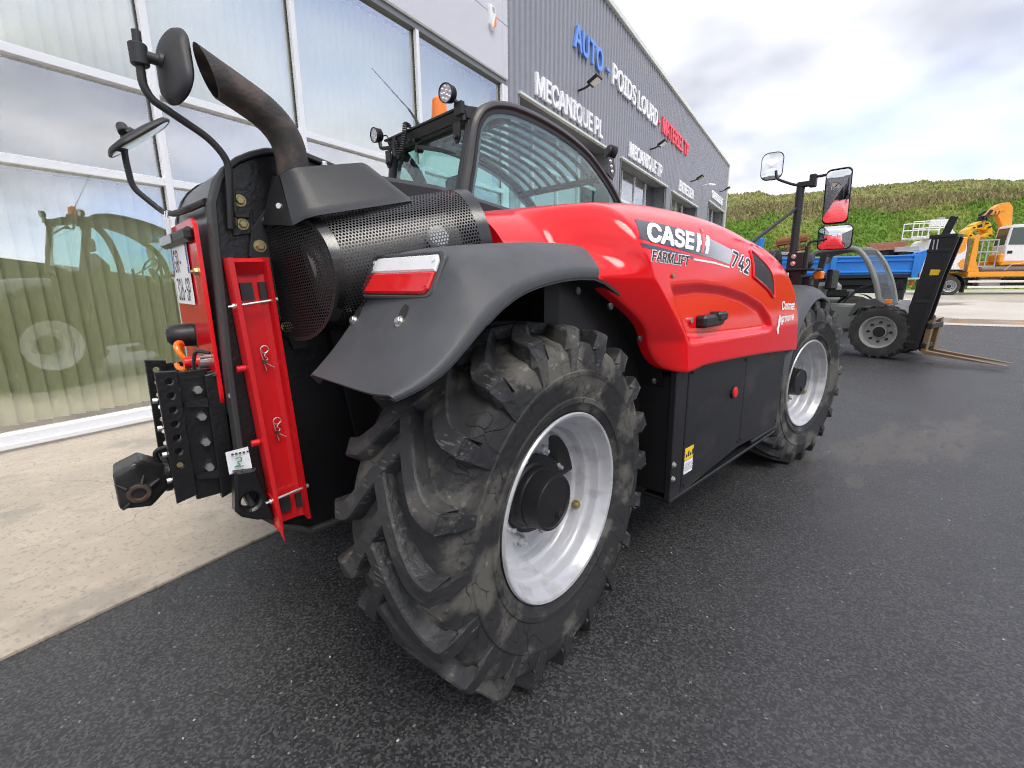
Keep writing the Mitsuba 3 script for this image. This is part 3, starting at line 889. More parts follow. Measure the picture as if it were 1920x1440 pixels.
def grown(m, d):
    """Flat lettering with its strokes thickened by d."""
    from shapely import union_all, affinity
    pl, Mx = m.section(plane_origin=[0, 0, m.bounds[1][2] / 2], plane_normal=[0, 0, 1]).to_2D()
    full = affinity.translate(union_all(list(pl.polygons_full)), Mx[0, 3], Mx[1, 3]).buffer(d)
    return cat(*[trimesh.creation.extrude_polygon(g, m.bounds[1][2], engine="earcut") for g in getattr(full, "geoms", [full])])


def fit_text(key, s, o, ex, ez, bold, off, mat, grow=0.0):
    m = text(s, 1.0, 0.0008, bold)
    if grow:
        m = grown(m, grow)
    b0, b1 = m.bounds
    m.vertices = (m.vertices - b0 * A(1, 1, 1)) / A(b1[0] - b0[0], b1[1] - b0[1], 1)
    for c in sorted(m.split(only_watertight=False), key=lambda c: c.bounds[0][0]):
        hp(key, drape(c, o, ex, ez, off), mat, False)


fit_text("brand_letter", "CASE", (.441, 1.559), (.362, -.019), (.080, .0825), True, 0.0032, DECALW, 0.035)


def fit_text_backed(key, s, o, ex, ez, mat, back):
    for bold, off, mt, grow in ((True, 0.0016, back, 0.006), (False, 0.0034, mat, 0.0)):
        m = text(s, 1.0, 0.0006, True)
        b0, b1 = m.bounds
        if grow:
            m = grown(m, 0.085)
        m.vertices = (m.vertices - b0) / A(b1[0] - b0[0], b1[1] - b0[1], 1)
        for c in (sorted(m.split(only_watertight=False), key=lambda c: c.bounds[0][0]) if not grow else [m]):
            hp(key if not grow else key + "_outline", drape(c, o, ex, ez, off), mt, False)


fit_text_backed("range_letter", "FARMLIFT", (.444, 1.486), (.294, -.012), (.022, .040), INK, DECALW)
fit_text_backed("model_number", "742", (1.200, 1.484), (.215, -.040), (.060, .078), INK, DECALW)
# the double letter mark after the name: two pale uprights joined, a red stroke with a dot between them
mk = lambda pts: patch([A(.826, 1.537) + a * A(.118, -.007) + b * A(.088, .086) for a, b in pts], 0.0034, 0.02)
for pts in ([(0, 0), (.26, 0), (.26, .40), (.36, .40), (.36, .62), (.26, .62), (.26, 1), (0, 1)], [(1, 0), (1, 1), (.74, 1), (.74, .62), (.64, .62), (.64, .40), (.74, .40), (.74, 0)]):
    hp("emblem_upright", mk(pts), DECALW, True)
LOGO_R = M("logo_red", pr((0.72, 0.10, 0.11), 0.3))
hp("emblem_stroke", mk([(.40, 0), (.60, 0), (.60, 1.02), (.40, 1.02)]), LOGO_R, True)
hp("emblem_dot", mk([(.40, 1.15), (.60, 1.15), (.60, 1.40), (.40, 1.40)]), LOGO_R, True)
fit_text("dealer_letter", "Cormat", (1.965, 1.238), (.27, -.010), (.012, .055), True, 0.002, DECALW)
fit_text("dealer_letter", "Agrinove", (1.90, 1.150), (.33, .000), (.005, .062), True, 0.002, DECALW)
hp("dealer_swoosh", patch([(1.925, 1.215), (1.955, 1.19), (1.925, 1.125), (1.935, 1.10), (1.905, 1.098), (1.885, 1.13), (1.915, 1.17)], 0.0025), DECALW, True)
# vent with its raised red surround
vent = [(1.49, 1.435), (1.515, 1.567), (1.63, 1.535), (1.74, 1.485), (1.80, 1.42), (1.81, 1.32), (1.72, 1.36), (1.62, 1.395)]
VENT = M("vent_mesh", bumped(pr((0.022, 0.022, 0.024), 0.55), lambda p, n, uv: (dr.sin(p.x * 900) * dr.sin(p.z * 900)) * 0.0006, 1e-3))
hp("side_vent", patch(vent, 0.004), VENT, True)
vr = on_hood(spline(np.array(vent + vent[:1]), 6), 0.004)
hp("side_vent_rim", tube(vr, 0.0065, 8), RED)
hh = lambda x, z: on_hood(np.array([[x, z]]), 0.0)[0]
a, b = hh(.86, 1.247), hh(1.10, 1.232)
hp("hood_handle", cat(box(-0.125, 0.105, -0.042, 0.012, -0.034, 0.022, 0.012).apply_transform(pose(*(a * .5 + b * .5), 2)), box(0.02, 0.125, -0.05, 0.012, -0.012, 0.032, 0.010).apply_transform(pose(*(a * .5 + b * .5), 2))), SATIN)
hp("hood_lock", cyl(hh(.795, 1.245), hh(.795, 1.245) + A(0, -.012, 0), .013), STEEL)
hp("hood_clip", cyl(hh(.60, 1.434), hh(.60, 1.434) + A(0, -.008, 0), .010), BRASSY)

# ---- lower side panels under the hood
yS = -1.168
ex, ez = (1, 0, 0), (0, 0, 1)


def xz_plate(key, poly, y, t, mat, b=0.0, holes=(), smooth=False):
    return hp(key, prism(poly, (0, y, 0), ex, ez, t, b, holes), mat, smooth)


xz_plate("side_panel", [(.842, .405), (1.553, .462), (1.553, 1.012), (.845, 1.032)], yS + 0.03, 0.03, PANEL, 0.004)
xz_plate("side_panel", [(1.559, .462), (2.235, .430), (2.262, .965), (1.559, 1.012)], yS + 0.03, 0.03, PANEL, 0.004)
xz_plate("side_panel", [(.735, .400), (.836, .405), (.839, 1.032), (.725, 1.040)], yS + 0.03, 0.028, PANEL, 0.004)
xz_plate("step_plate", [(1.74, .4355), (2.19, .432), (2.19, .450), (1.74, .453)], yS - 0.001, 0.012, SATIN, 0.003)
hp("panel_sill", box(.74, 2.24, -1.165, -1.02, .385, .404, .004), SATIN)
hp("step_box", cat(box(.74, 2.23, -1.135, -.45, .42, 1.0, .01)), SATIN)
hp("reflector", cat(cyl((1.39, yS, .82), (1.39, yS - .010, .82), .036, n=28)), SATIN)
hp("reflector_lens", lathe([(.030, .0), (.030, .005), (.026, .008), (0, .009)], (1.39, yS - .010, .82), (0, -1, 0), 28), LENS_R)
hp("warning_sticker", box(.855, .945, yS - .0012, yS - .0002, .568, .632), YELLOW)
hp("information_sticker", box(.855, .945, yS - .0012, yS - .0002, .500, .565), PAPER)
hp("warning_sign", cat(*[box(.865 + i * .022, .878 + i * .022, yS - .0018, yS - .0013, .585, .600 + .012 * (i % 2)) for i in range(4)]), INK)
hp("barcode", cat(*[box(.862 + i * .010, .866 + i * .010, yS - .0018, yS - .0013, .51, .553) for i in range(8)]), M("barcode_grey", pr((.35, .35, .37), .6)))
for x, z in ((1.53, .98), (1.53, .50), (.87, 1.0), (.87, .44), (1.59, .50), (2.21, .48)):
    hp("panel_screw", bolt((x, yS - .0, z), (0, -1, 0), .006, .003), SATIN)
for z in (.515, .585):
    hp("bolt", bolt((.742, yS - .0, z), (0, -1, 0), .010, .010), STEEL)

# ---- frame and what hangs under it
hp("chassis", cat(box(-.70, 3.35, -.36, .16, .52, 1.05, .02), box(-.3, 3.2, -.62, .5, .48, .80, .04), box(3.2, 3.55, -.5, .3, .5, 1.1, .03)), SATIN)
for x in (0.0, WB):
    hp("axle", cat(cyl((x, -.98, .632), (x, .78, .632), .095, n=20), lathe([(0, -.22), (.16, -.18), (.20, 0), (.16, .18), (0, .22)], (x, -.1, .632), (0, 1, 0), 24), cyl((x, -.99, .632), (x, -.80, .632), .15, n=24), cyl((x, .58, .632), (x, .77, .632), .15, n=24)), SATIN)
liner = [(x, z) for x, z in zip(0.80 * np.cos(np.radians(np.linspace(-12, 128, 16))), 0.64 + 0.80 * np.sin(np.radians(np.linspace(-12, 128, 16))))]
LP = np.array([[(x, y, z) for y in np.linspace(-1.10, -.45, 3)] for x, z in liner])
hp("wheel_arch_liner", thick(LP, A(0, 0, 0.012)), SATIN, 40)
for x, z in ((.30, 1.32), (.52, 1.18), (.66, .98), (.10, 1.38)):
    hp("liner_clip", cyl((x, -1.085, z), (x, -1.098, z), .014, n=14, b=.003), TRIM)
hp("wheel_arch_liner", prism([(x, z) for x, z in liner] + [(-.42, .8), (.7, .6)], (0, -.42, 0), ex, ez, .02), SATIN)

# ---- rear mudguard
fi = A((.16, 1.545), (.02, 1.545), (-.14, 1.535), (-.28, 1.522), (-.37, 1.508), (-.415, 1.490), (-.432, 1.465), (-.455, 1.415), (-.485, 1.355), (-.530, 1.290), (-.585, 1.225), (-.635, 1.175), (-.668, 1.146))
fo = A((.09, 1.452), (-.02, 1.452), (-.14, 1.440), (-.25, 1.417), (-.335, 1.382), (-.395, 1.345), (-.435, 1.312), (-.475, 1.276), (-.515, 1.243), (-.555, 1.214), (-.60, 1.192), (-.645, 1.176), (-.684, 1.166))
fi, fo = spline(fi, 6), spline(fo, 6)
yv = A(-.66, -.665, -.70, -.80, -.90, -.98, -1.03, -1.065, -1.095, -1.120, -1.145, -1.165, -1.180, -1.188, -1.19, -1.188, -1.165)
wv = A(0, 0, 0, 0, .0, .02, .07, .16, .30, .47, .66, .82, .94, 1.0, 1.06, 1.10, 1.10)
dz = A(-.05, -.012, 0, 0, 0, 0, 0, 0, 0, 0, 0, 0, 0, -.004, -.012, -.020, -.020)
sp = np.linspace(0, 1, len(fi))
P = fi[:, None] * (1 - wv[None, :, None]) + fo[:, None] * wv[None, :, None]
nn = np.gradient(fi, axis=0)
nn = np.stack([-nn[:, 1], nn[:, 0]], 1) / np.linalg.norm(nn, axis=1, keepdims=True)
nn = nn * np.sign(nn @ A(-.6, 1))[:, None]
P = P + nn[:, None] * dz[None, :, None]
FP = np.stack([P[..., 0], np.repeat(yv[None], len(fi), 0) * 1.0, P[..., 1]], -1)
FP[:, :, 1] += np.interp(sp, [0, .75, 1], [0, 0, .0])[:, None]
FN = np.stack([nn[:, 0], nn[:, 0] * 0, nn[:, 1]], -1)
hp("mudguard", thick(FP, -FN[:, None] * 0.008 + A(0, .005, 0)), PLASTIC, 38)
FP2 = FP.copy()


def on_guard(s, y, off):
    """Point on the rear mudguard's upper surface: s along its profile (x, z of fi)."""
    i = np.argmin(np.abs(fi[:, 1] - s) + (fi[:, 0] > -.3) * 9)
    w = np.interp(-y, -yv, wv)
    p = fi[i] * (1 - w) + fo[i] * w + nn[i] * off
    return A(p[0], y, p[1])


# tail lamp: a long lens block, clear above red, in a recess frame
pa, pb = on_guard(1.478, -.88, 0), on_guard(1.372, -.88, 0)
ezl = pa - pb
ezl /= np.linalg.norm(ezl)
exl = A(.085, -1, 0) / np.linalg.norm(A(.085, -1, 0))
oL = on_guard(1.372, -.88, 0.004)
lamp_h = np.linalg.norm(pa - pb)
fr = rrect(-.175, .178, -.012, lamp_h + .014, .028)
ring_in = rrect(-.158, .160, -.002, lamp_h + .003, .022)
hp("mudguard__lamp_bezel", prism(fr, oL - 0.004 * np.cross(exl, ezl), exl, ezl, .012, .004, [ring_in]), PLASTIC)
mid = lamp_h * .56
lw = [(-.155, mid + .001), (.158, mid + .001), (.158, lamp_h - .02), (.145, lamp_h), (-.135, lamp_h), (-.150, lamp_h - .02)]
lr = [(-.157, .012), (-.145, 0), (.140, 0), (.155, .014), (.158, mid - .001), (-.155, mid - .001)]
k = hp("tail_lamp", prism(ring_in, oL, exl, ezl, .0035), SATIN)
hp("tail_lamp__clear_lens", prism(lw, oL + .004 * np.cross(exl, ezl), exl, ezl, .009, .005), LENS_W, False)
hp("tail_lamp__red_lens", prism(lr, oL + .004 * np.cross(exl, ezl), exl, ezl, .010, .005), LENS_R, False)
oN = np.cross(exl, ezl)
for a_, b_ in ((-.142, lamp_h - .016), (.142, lamp_h - .018), (-.146, .020), (.140, .022)):
    hp("tail_lamp__screw", cyl(oL + exl * a_ + ezl * b_ + oN * .013, oL + exl * a_ + ezl * b_ + oN * .0165, .006, n=12), LENS_W if b_ > mid else LENS_R)
for y_, z_ in ((-.705, 1.315), (-.965, 1.318)):
    p = on_guard(z_, y_, 0.001)
    sl = circle(0, 0, 1, 20) * A(.015, .034)
    hp("mudguard__bolt_pocket", prism(sl, p, exl, ezl, .0025), TRIM)
    hp("mudguard__bolt", bolt(p + oN * .003 - ezl * .018, oN, .011, .009), STEEL)
hp("mudguard_bracket", cat(box(-.40, -.34, -.92, -.42, 1.25, 1.30), tube([(-.30, -.45, .9), (-.36, -.7, 1.27)], .03)), SATIN)
# left rear mudguard mirrors it
m = thick(FP, -FN[:, None] * 0.008 + A(0, .005, 0))
m.vertices = m.vertices * A(1, -1, 1)
m.invert()
hp("mudguard", m, PLASTIC, 38)

# ---- front mudguards
th = np.radians(np.linspace(166, 14, 26))
yf = A(-.70, -.705, -.74, -.95, -1.06, -1.115, -1.15, -1.175, -1.19, -1.19)
rf = A(.72, .75, .755, .755, .75, .738, .716, .690, .665, .655)
FF = np.array([[(WB + .02 + r * math.cos(t), y, .632 + (r if math.sin(t) > .0 else r) * math.sin(t)) for r, y in zip(rf, yf)] for t in th])
for sgn in (1, -1):
    m = thick(FF, A(0, .01, 0) + 0 * FF - np.stack([np.cos(th), th * 0, np.sin(th)], -1)[:, None] * .010)
    if sgn < 0:
        m.vertices = m.vertices * A(1, -1, 1)
        m.invert()
    hp("mudguard", m, PLASTIC, 38)
# ---- arched rear frame: two tall plates with the boom foot between them
arch = A((-.80, .62), (-.825, .70), (-.823, 1.113), (-.817, 1.283), (-.811, 1.531), (-.805, 1.654), (-.779, 1.728), (-.752, 1.767), (-.721, 1.794), (-.678, 1.818), (-.634, 1.836), (-.593, 1.843), (-.50, 1.845), (-.41, 1.825), (-.34, 1.78), (-.29, 1.70), (-.26, 1.55), (-.26, .48), (-.62, .48), (-.72, .535))
arch_in = inset(arch[::-1], 0.018)[::-1]
xz_plate("frame_plate", arch_in, -.345, .038, BLACK, 0.003)
xz_plate("frame_plate_edge", arch, -.340, .064, M("edge_grey", pr((0.035, 0.036, 0.036), 0.5)), 0.004, [arch_in * 1.0])
xz_plate("frame_plate", arch, .19, .04, BLACK, 0.004)
# rear cover of the boom foot: a glossy sheet following the arch, with the red plate on its back
co = A((-.822, .98), (-.822, 1.113), (-.818, 1.283), (-.812, 1.45), (-.808, 1.56), (-.800, 1.654), (-.775, 1.725), (-.745, 1.765), (-.705, 1.795), (-.66, 1.815), (-.59, 1.83), (-.45, 1.828), (-.36, 1.77))
co = spline(co, 5)
CP = np.array([[(x, y, z) for y in np.linspace(-.338, .149, 9)] for x, z in co])
hp("rear_cover", thick(CP, A(.010, 0, -.004)), COVER, 40)
rp = np.array(rrect(-.325, .138, 1.0, 1.618, .05, 6))
rp = np.array([(max(a, -.325 + max(0, (1.2 - b)) * 0.0), b) for a, b in rp])
PLATE_N = A(-1, 0, .0)
hp("rear_plate", prism(rp * A(-1, 1), (-.826, 0, 0), (0, -1, 0), (0, 0, 1), .012, .003).apply_transform(trimesh.transformations.rotation_matrix(math.radians(-0.4), [0, 1, 0], [-.826, 0, 1.0])), RED, False)


def rear_box(key, y0, y1, z0, z1, x0, x1, mat, b=0.003):
    return hp(key, box(x0, x1, y0, y1, z0, z1, b), mat, False)


rear_box("number_plate", -.195, .085, 1.345, 1.548, -.848, -.8455, M("plate_white", pr((.78, .78, .78), .35)), .0)
rear_box("number_plate__band", .066, .084, 1.45, 1.547, -.8488, -.8482, M("plate_blue", pr((.03, .07, .40), .35)), 0)
rear_box("number_plate__band", -.194, -.176, 1.45, 1.547, -.8488, -.8482, "mat_plate_blue", 0)


def rear_text(key, s, y0, y1, z0, h, x, mat, bold=False):
    m = text(s, h, .0006, bold)
    m.apply_translation(-m.bounds[0] * A(1, 1, 1))
    m.vertices *= A((y0 - y1) / m.bounds[1][0], h / m.bounds[1][1], 1)
    v = m.vertices
    m.vertices = np.stack([x - v[:, 2], y0 - v[:, 0], z0 + v[:, 1]], 1)
    for c in sorted(m.split(only_watertight=False), key=lambda c: -c.bounds[1][1]):
        hp(key, c, mat, False)


rear_text("number_plate__letter", "GR-", .052, -.075, 1.455, .080, -.8482, INK)
rear_text("number_plate__letter", "63", -.178, -.192, 1.47, .02, -.849, WHITE)
rear_text("number_plate__letter", "326-SP", .058, -.172, 1.356, .080, -.8482, INK)
hp("plate_lamp", box(-.868, -.838, -.315, .155, 1.545, 1.590, .012), SATIN, False)
hp("plate_lamp__lens", box(-.8715, -.867, -.10, .14, 1.552, 1.584, .003), M("smoked_lens", pr((.10, .09, .09), .12, coat=1.)), False)
for y in (-.285, .10):
    hp("rear_bolt", cat(bolt((-.839, y, 1.452), (-1, 0, 0), .013, .012), cyl((-.839, y, 1.452), (-.862, y, 1.452), .006, n=10)), BRASSY)
hp("sensor_housing", cat(lathe([(0, .085), (.022, .083), (.035, .070), (.040, .045), (.042, 0)], (-.838, -.055, 1.232), (-1, .12, .02), 20).apply_transform(np.eye(4)), box(-.842, -.837, -.10, -.01, 1.19, 1.275, .002)), SATIN, 35)
hp("sensor_slot", box(-.915, -.895, -.05, -.043, 1.236, 1.245), INK)
# battery isolator: amber key ring and red barrel on a small bracket
hp("isolator_barrel", cyl((-.838, -.20, 1.152), (-.905, -.20, 1.152), .020, n=20), LENS_R)
hp("isolator_ring", tube(np.array([(-.905 + .012 * math.sin(a * 2), -.165 + .036 * math.cos(a), 1.172 + .046 * math.sin(a)) for a in np.linspace(0, 5.6, 26)]), .0085, 10), LENS_O)
hp("isolator_body", cat(cyl((-.838, -.235, 1.155), (-.868, -.235, 1.155), .024, n=20), cyl((-.838, -.275, 1.175), (-.87, -.275, 1.175), .007, n=12)), STEEL)
hp("isolator_cable", tube(rounded([(-.845, -.305, 1.19), (-.88, -.27, 1.20), (-.89, -.25, 1.13), (-.85, -.24, 1.09)], .03), .006, 8), TRIM)
hp("isolator_bracket", hull([(-.838, -.30, 1.075), (-.838, -.10, 1.075), (-.838, -.30, 1.10), (-.93, -.20, 1.085), (-.93, -.12, 1.085), (-.90, -.16, 1.11)]), BLACK, False)

# ---- fittings on the right frame plate
yP = -.385
xz_plate("mirror_bracket", [(-.752, 1.560), (-.690, 1.572), (-.686, 1.703), (-.748, 1.700)], yP + .002, .010, BLACK, .002)
hp("mirror_bracket", box(-.745, -.700, yP - .022, yP - .006, 1.615, 1.632, .003), BLACK, False)
for x, z in ((-.722, 1.668), (-.722, 1.598)):
    hp("frame_bolt", bolt((x, yP - .008, z), (0, -1, 0), .0125, .010), BRASSY)
for x, z in ((-.682, 1.532), (-.626, 1.268)):
    hp("frame_bolt", bolt((x, yP - .018, z), (0, -1, 0), .0135, .011), BRASSY)
for x, z in ((-.655, 1.613), (-.628, 1.622)):
    hp("frame_bolt", bolt((x, yP - .012, z), (0, -1, 0), .012, .016), STEEL)
hp("frame_bolt", bolt((-.818, yP + .001, 1.055), (-.3, -1, 0), .010, .012, False), STEEL)
xz_plate("muffler_bracket", [(-.716, 1.50), (-.700, 1.585), (-.652, 1.648), (-.62, 1.60), (-.560, 1.19), (-.612, 1.185)], yP - .001, .018, SATIN, .002)
# towing eye at the foot of the plate, with a paper card above it
ear = [(-.862, .668), (-.848, .805), (-.783, .800), (-.745, .60), (-.80, .615), (-.845, .642)]
xz_plate("towing_eye", ear, yP - .001, .045, BLACK, .008, [circle(-.813, .690, .029, 24)])
hp("inventory_card", prism([(0, 0), (.068, .008), (.064, .085), (-.002, .078)], (-.858, yP - .012, .792), (.98, -.2, 0), (0, 0, 1), .0015), PAPER, False)
hp("card_mark", tube(spline([(-.838, -.4095, .845), (-.823, -.4125, .848), (-.82, -.4130, .836), (-.833, -.4105, .832), (-.826, -.412, .822), (-.842, -.409, .818), (-.815, -.414, .816)], 4), .0016, 6), GREENINK)
hp("card_print", cat(*[box(-.846 + i * .011, -.840 + i * .011, -.4185, -.4035 - .0022 * i, .860, .8635) for i in range(5)]).apply_translation((0, .004, 0)), INK, False)

# ---- red safety strut: a U channel stowed on the plate, with pins and spring clips
sx0, sz0 = -.732, 1.492
sax = A(.045, 0, -.932) / np.linalg.norm(A(.045, 0, -.932))
scr = A(.932, 0, .045) / np.linalg.norm(A(.932, 0, .045))
S0 = A(sx0, 0, sz0)
L = .925
sec = [(-.060, .0), (-.060, -.070), (-.046, -.073), (-.046, -.020), (-.030, -.013), (.030, -.013), (.046, -.020), (.046, -.066), (.058, -.064), (.058, 0)]
SP = np.array([[S0 + scr * a * (1 - .06 * t) + A(0, yP - .006 + b, 0) + sax * L * t for a, b in sec + sec[:1]] for t in np.linspace(0, 1, 12)])
hp("safety_strut", cat(grid(SP), prism(sec, SP[0, 0] - scr * (-.06) - A(0, yP - .006, 0) + A(0, yP - .006, 0), scr, (0, 1, 0), .001), prism(sec, S0 + sax * L + A(0, yP - .006, 0), scr, (0, 1, 0), .001)), RED2, 20)
q = lambda a, b, d: S0 + scr * a + A(0, yP - .006 + b, 0) + sax * d
hp("safety_strut__cap", hull([q(-.05, -.02, 0), q(.05, -.02, 0), q(-.05, -.045, .012), q(.05, -.045, .012), q(-.05, -.02, .05), q(.05, -.02, .05)]), RED2, False)
hp("safety_strut__foot", hull([q(-.060, -.073, .80), q(-.046, -.073, .80), q(-.060, .0, .80), q(-.052, -.090, .965), q(-.044, -.070, .985), q(-.050, .0, .93)]), RED2, False)
for d in (.045, .80):
    hp("safety_strut__pad", hull([q(s * .018 - .012, b, d + e) for s in (-1, 1) for b in (-.014, -.026) for e in (0.03, .085)]), INK, False)
    hp("safety_strut__pad", hull([q(s * .010 + .034, b, d + e) for s in (-1, 1) for b in (-.018, -.030) for e in (0.03, .085)]), INK, False)
for d in (.142, .815):
    hp("safety_strut__pin", cat(tube([q(-.078, -.045, d + .004), q(.068, -.045, d - .008)], .0042, 8), cyl(q(.060, -.045, d - .008), q(.068, -.045, d - .008), .008, n=12), cyl(q(-.066, -.045, d + .003), q(-.060, -.045, d + .003), .009, n=12)), WIRE)
for d in (.345, .60):
    hp("safety_strut__peg", cat(cyl(q(-.085, -.035, d), q(-.058, -.035, d), .011, n=16, b=.002)), RED2)
for d in (.305, .555):
    c = q(.006, -.030, d)
    cl = lambda a, b: c + scr * a + sax * b
    hp("safety_strut__spring_clip", cat(tube(np.array([cl(.012 * math.cos(a), -.012 + .012 * math.sin(a)) + A(0, -.001 * a, 0) for a in np.linspace(.4, 6.9, 24)]), .0019, 6),
       tube([cl(-.012, -.008), cl(-.008, .025), cl(-.003, .060)], .0019, 6), tube(spline([cl(.006, -.002), cl(-.002, .010), cl(.006, .020), cl(-.001, .030), cl(.006, .040), cl(.022, .052)], 5), .0019, 6)), WIRE)
    hp("safety_strut__stud", cyl(cl(-.006, .028), cl(-.006, .028) + A(0, -.010, 0), .007, n=14), EXHAUST)

# ---- muffler guard: a drum of perforated sheet under a folded cover
m1, m2, mr = A(-.630, -.510, 1.423), A(-.035, -.685, 1.552), .195
max_ = (m2 - m1) / np.linalg.norm(m2 - m1)
mz = A(0, 0, 1) - max_ * max_[2]
mz /= np.linalg.norm(mz)
my = np.cross(mz, max_)                      # towards the left of the machine
mlen = np.linalg.norm(m2 - m1)
PERF = M("perforated_black", paint((0.020, 0.021, 0.024), 1.75, 0.12))
me = A(.975, .215, .05)                       # the drum's rear end is cut along the frame plate's slant
def md(a, phi, r=mr):
    rad_ = (np.cos(phi)[..., None] * mz - np.sin(phi)[..., None] * my) * np.asarray(r)[..., None]
    a0_ = -(rad_ @ me) / (max_ @ me)
    a = np.asarray(a)
    return m1 + max_ * (a + a0_ * np.clip(1 - a / mlen, 0, 1))[..., None] + rad_


def perforated(pitch, hole, a0, a1, b0, b1):
    """Hexagonal cells with a round hole each; returns 2-D vertices and triangles."""
    dx, dy = pitch, pitch * math.sqrt(3) / 2
    an = np.arange(12) * np.pi / 6
    hx = np.array([(pitch / 2 / math.cos(((t + math.pi / 6) % (math.pi / 3)) - math.pi / 6)) for t in an])
    V, Fc, i = [], [], 0
    for r in range(int((b1 - b0) / dy)):
        for c in range(int((a1 - a0) / dx)):
            ctr = A(a0 + dx * (c + .5 + .5 * (r % 2)), b0 + dy * (r + .5))
            o = ctr + np.stack([np.cos(an), np.sin(an)], 1) * hx[:, None]
            h_ = ctr + np.stack([np.cos(an), np.sin(an)], 1) * hole / 2
            V += [o, h_]
            j = np.arange(12)
            Fc.append(np.vstack([np.stack([i + j, i + (j + 1) % 12, i + 12 + (j + 1) % 12], 1), np.stack([i + j, i + 12 + (j + 1) % 12, i + 12 + j], 1)]))
            i += 24
    return np.vstack(V), np.vstack(Fc)


v2b, f2b = perforated(.0122, .0088, .036, mlen - .045, -.13, .54)
pm = md(v2b[:, 0], v2b[:, 1] / mr, mr)
fc = pm[f2b].mean(1)
keep2 = ~((fc[:, 1] < -.665) & (fc[:, 2] < 1.495) & (fc[:, 0] > -.475))          # cut away where the mudguard stands
hp("muffler_guard", trimesh.Trimesh(pm, f2b[keep2], process=False), PERF, True)
ph = np.linspace(-1.2, 2.7, 40)
for a0, a1 in ((0, .038), (mlen - .052, mlen)):
    bm_ = grid(np.array([[md(np.array(a), np.array(p), np.array(mr + .0012)) for p in ph] for a in (a0, a1)]))
    bm_.update_faces(~((bm_.triangles_center[:, 1] < -.70) & (bm_.triangles_center[:, 2] < 1.48)))
    hp("muffler_guard_band", bm_, GLOSS, True)
hp("muffler_guard_shell", grid(np.array([[md(np.array(a), np.array(p), np.array(mr - .001)) for p in np.linspace(-1.5, -.62, 8)] for a in (0, mlen)])), GLOSS, True)
v3, f3 = perforated(.0105, .0070, -.20, .20, -.20, .20)
rad = np.hypot(v3[:, 0], v3[:, 1])
keepf = (rad[f3].max(1) < mr - .006)
def capm(v, off):
    w_r = -my * v[:, :1] + mz * v[:, 1:2]
    return m1 + max_ * (off - (w_r @ me) / (max_ @ me))[:, None] + w_r

hp("muffler_guard_end", trimesh.Trimesh(capm(v3, .004), f3[keepf], process=False), SATIN, False)
ra = np.linspace(0, 2 * np.pi, 49)
hp("muffler_guard_end_rim", grid(np.array([capm(np.stack([np.cos(ra) * r, np.sin(ra) * r], 1), o) for r, o in ((mr - .012, .003), (mr, .0015), (mr + .001, .01))])), SATIN, 40)
hp("muffler_guard_end_plate", cat(lathe([(0, 0), (mr - .003, 0)], m2 - max_ * .002, max_, 48)), GLOSS, False)
hp("muffler", cat(cyl(m1 + max_ * .06, m2 - max_ * .06, .125, n=28, b=.02)), M("muffler_grey", pr((.10, .095, .09), .5, metal=.5)))
hp("filler_cap", cyl(md(np.array(mlen - .20), np.array(1.30), np.array(.14)), md(np.array(mlen - .20), np.array(1.30), np.array(.172)), .036, n=24, b=.006), PAPER)
# folded cover sheet above the drum
ct0, ct1, cb0, cb1 = A(-.648, -.562, 1.758), A(-.380, -.562, 1.818), A(-.660, -.665, 1.588), A(-.275, -.715, 1.676)
mid0, mid1 = ct0 * .5 + cb0 * .5, ct1 * .5 + cb1 * .5
gs = np.linspace(0, 1, 14)
CS = np.array([[(ct0 * (1 - s) + ct1 * s) * (1 - t) + (cb0 * (1 - s) + cb1 * s) * t for t in np.linspace(0, 1, 12)] for s in gs])
nc = np.cross(ct1 - ct0, cb0 - ct0)
nc /= np.linalg.norm(nc)
nc = nc * np.sign(nc[2])
for i, s in enumerate(gs):
    dxx = abs(s - .0) / .16
    CS[i] += -nc * .028 * max(0, 1 - dxx) ** 2
    CS[i] += -nc * .012 * max(0, (s - .93) / .07)
for j, t in enumerate(np.linspace(0, 1, 12)):
    CS[:, j] += -nc * .020 * max(0, (.10 - t) / .10) ** 2 + nc * .006 * max(0, (t - .92) / .08)
hp("exhaust_cover", thick(CS, -nc * .003), M("cover_black", paint((0.016, 0.017, 0.021), 1.6, 0.13)), 30)
hp("exhaust_cover__cheek", thick(np.array([[CS[0, 0] - nc * .002, CS[0, -1] - nc * .002], [A(-.622, -.405, 1.752), A(-.668, -.405, 1.60)]]), A(.003, 0, 0)), SATIN, False)
hp("exhaust_cover__rivet", cyl(CS[0, 0] * .5 + CS[0, -1] * .5 + A(-.016, -.0, -.02), CS[0, 0] * .5 + CS[0, -1] * .5 + A(-.024, -.006, -.02), .008, n=14), STEEL)
hp("exhaust_cover__screw", bolt(CS[7, 0] + A(0, .012, .0), (0, 0, 1), .008, .01), STEEL)
# ---- exhaust pipe with its slanted mouth
ep = spline(A((-.588, -.50, 1.66), (-.588, -.50, 1.75), (-.590, -.50, 1.80), (-.600, -.50, 1.842), (-.622, -.50, 1.878), (-.655, -.50, 1.908), (-.695, -.50, 1.931), (-.740, -.50, 1.953), (-.790, -.50, 1.977), (-.87, -.50, 2.016)), 5)
er = .0475
an = np.arange(28) * 2 * np.pi / 28
tg = np.gradient(ep, axis=0)
tg /= np.linalg.norm(tg, axis=1, keepdims=True)
nr_ = np.stack([-tg[:, 2], tg[:, 1] * 0, tg[:, 0]], 1)
EP = ep[:, None] + er * (np.cos(an)[None, :, None] * nr_[:, None] + np.sin(an)[None, :, None] * A(0, 1, 0))
EI = ep[:, None] + (er - .003) * (np.cos(an)[None, :, None] * nr_[:, None] + np.sin(an)[None, :, None] * A(0, 1, 0))
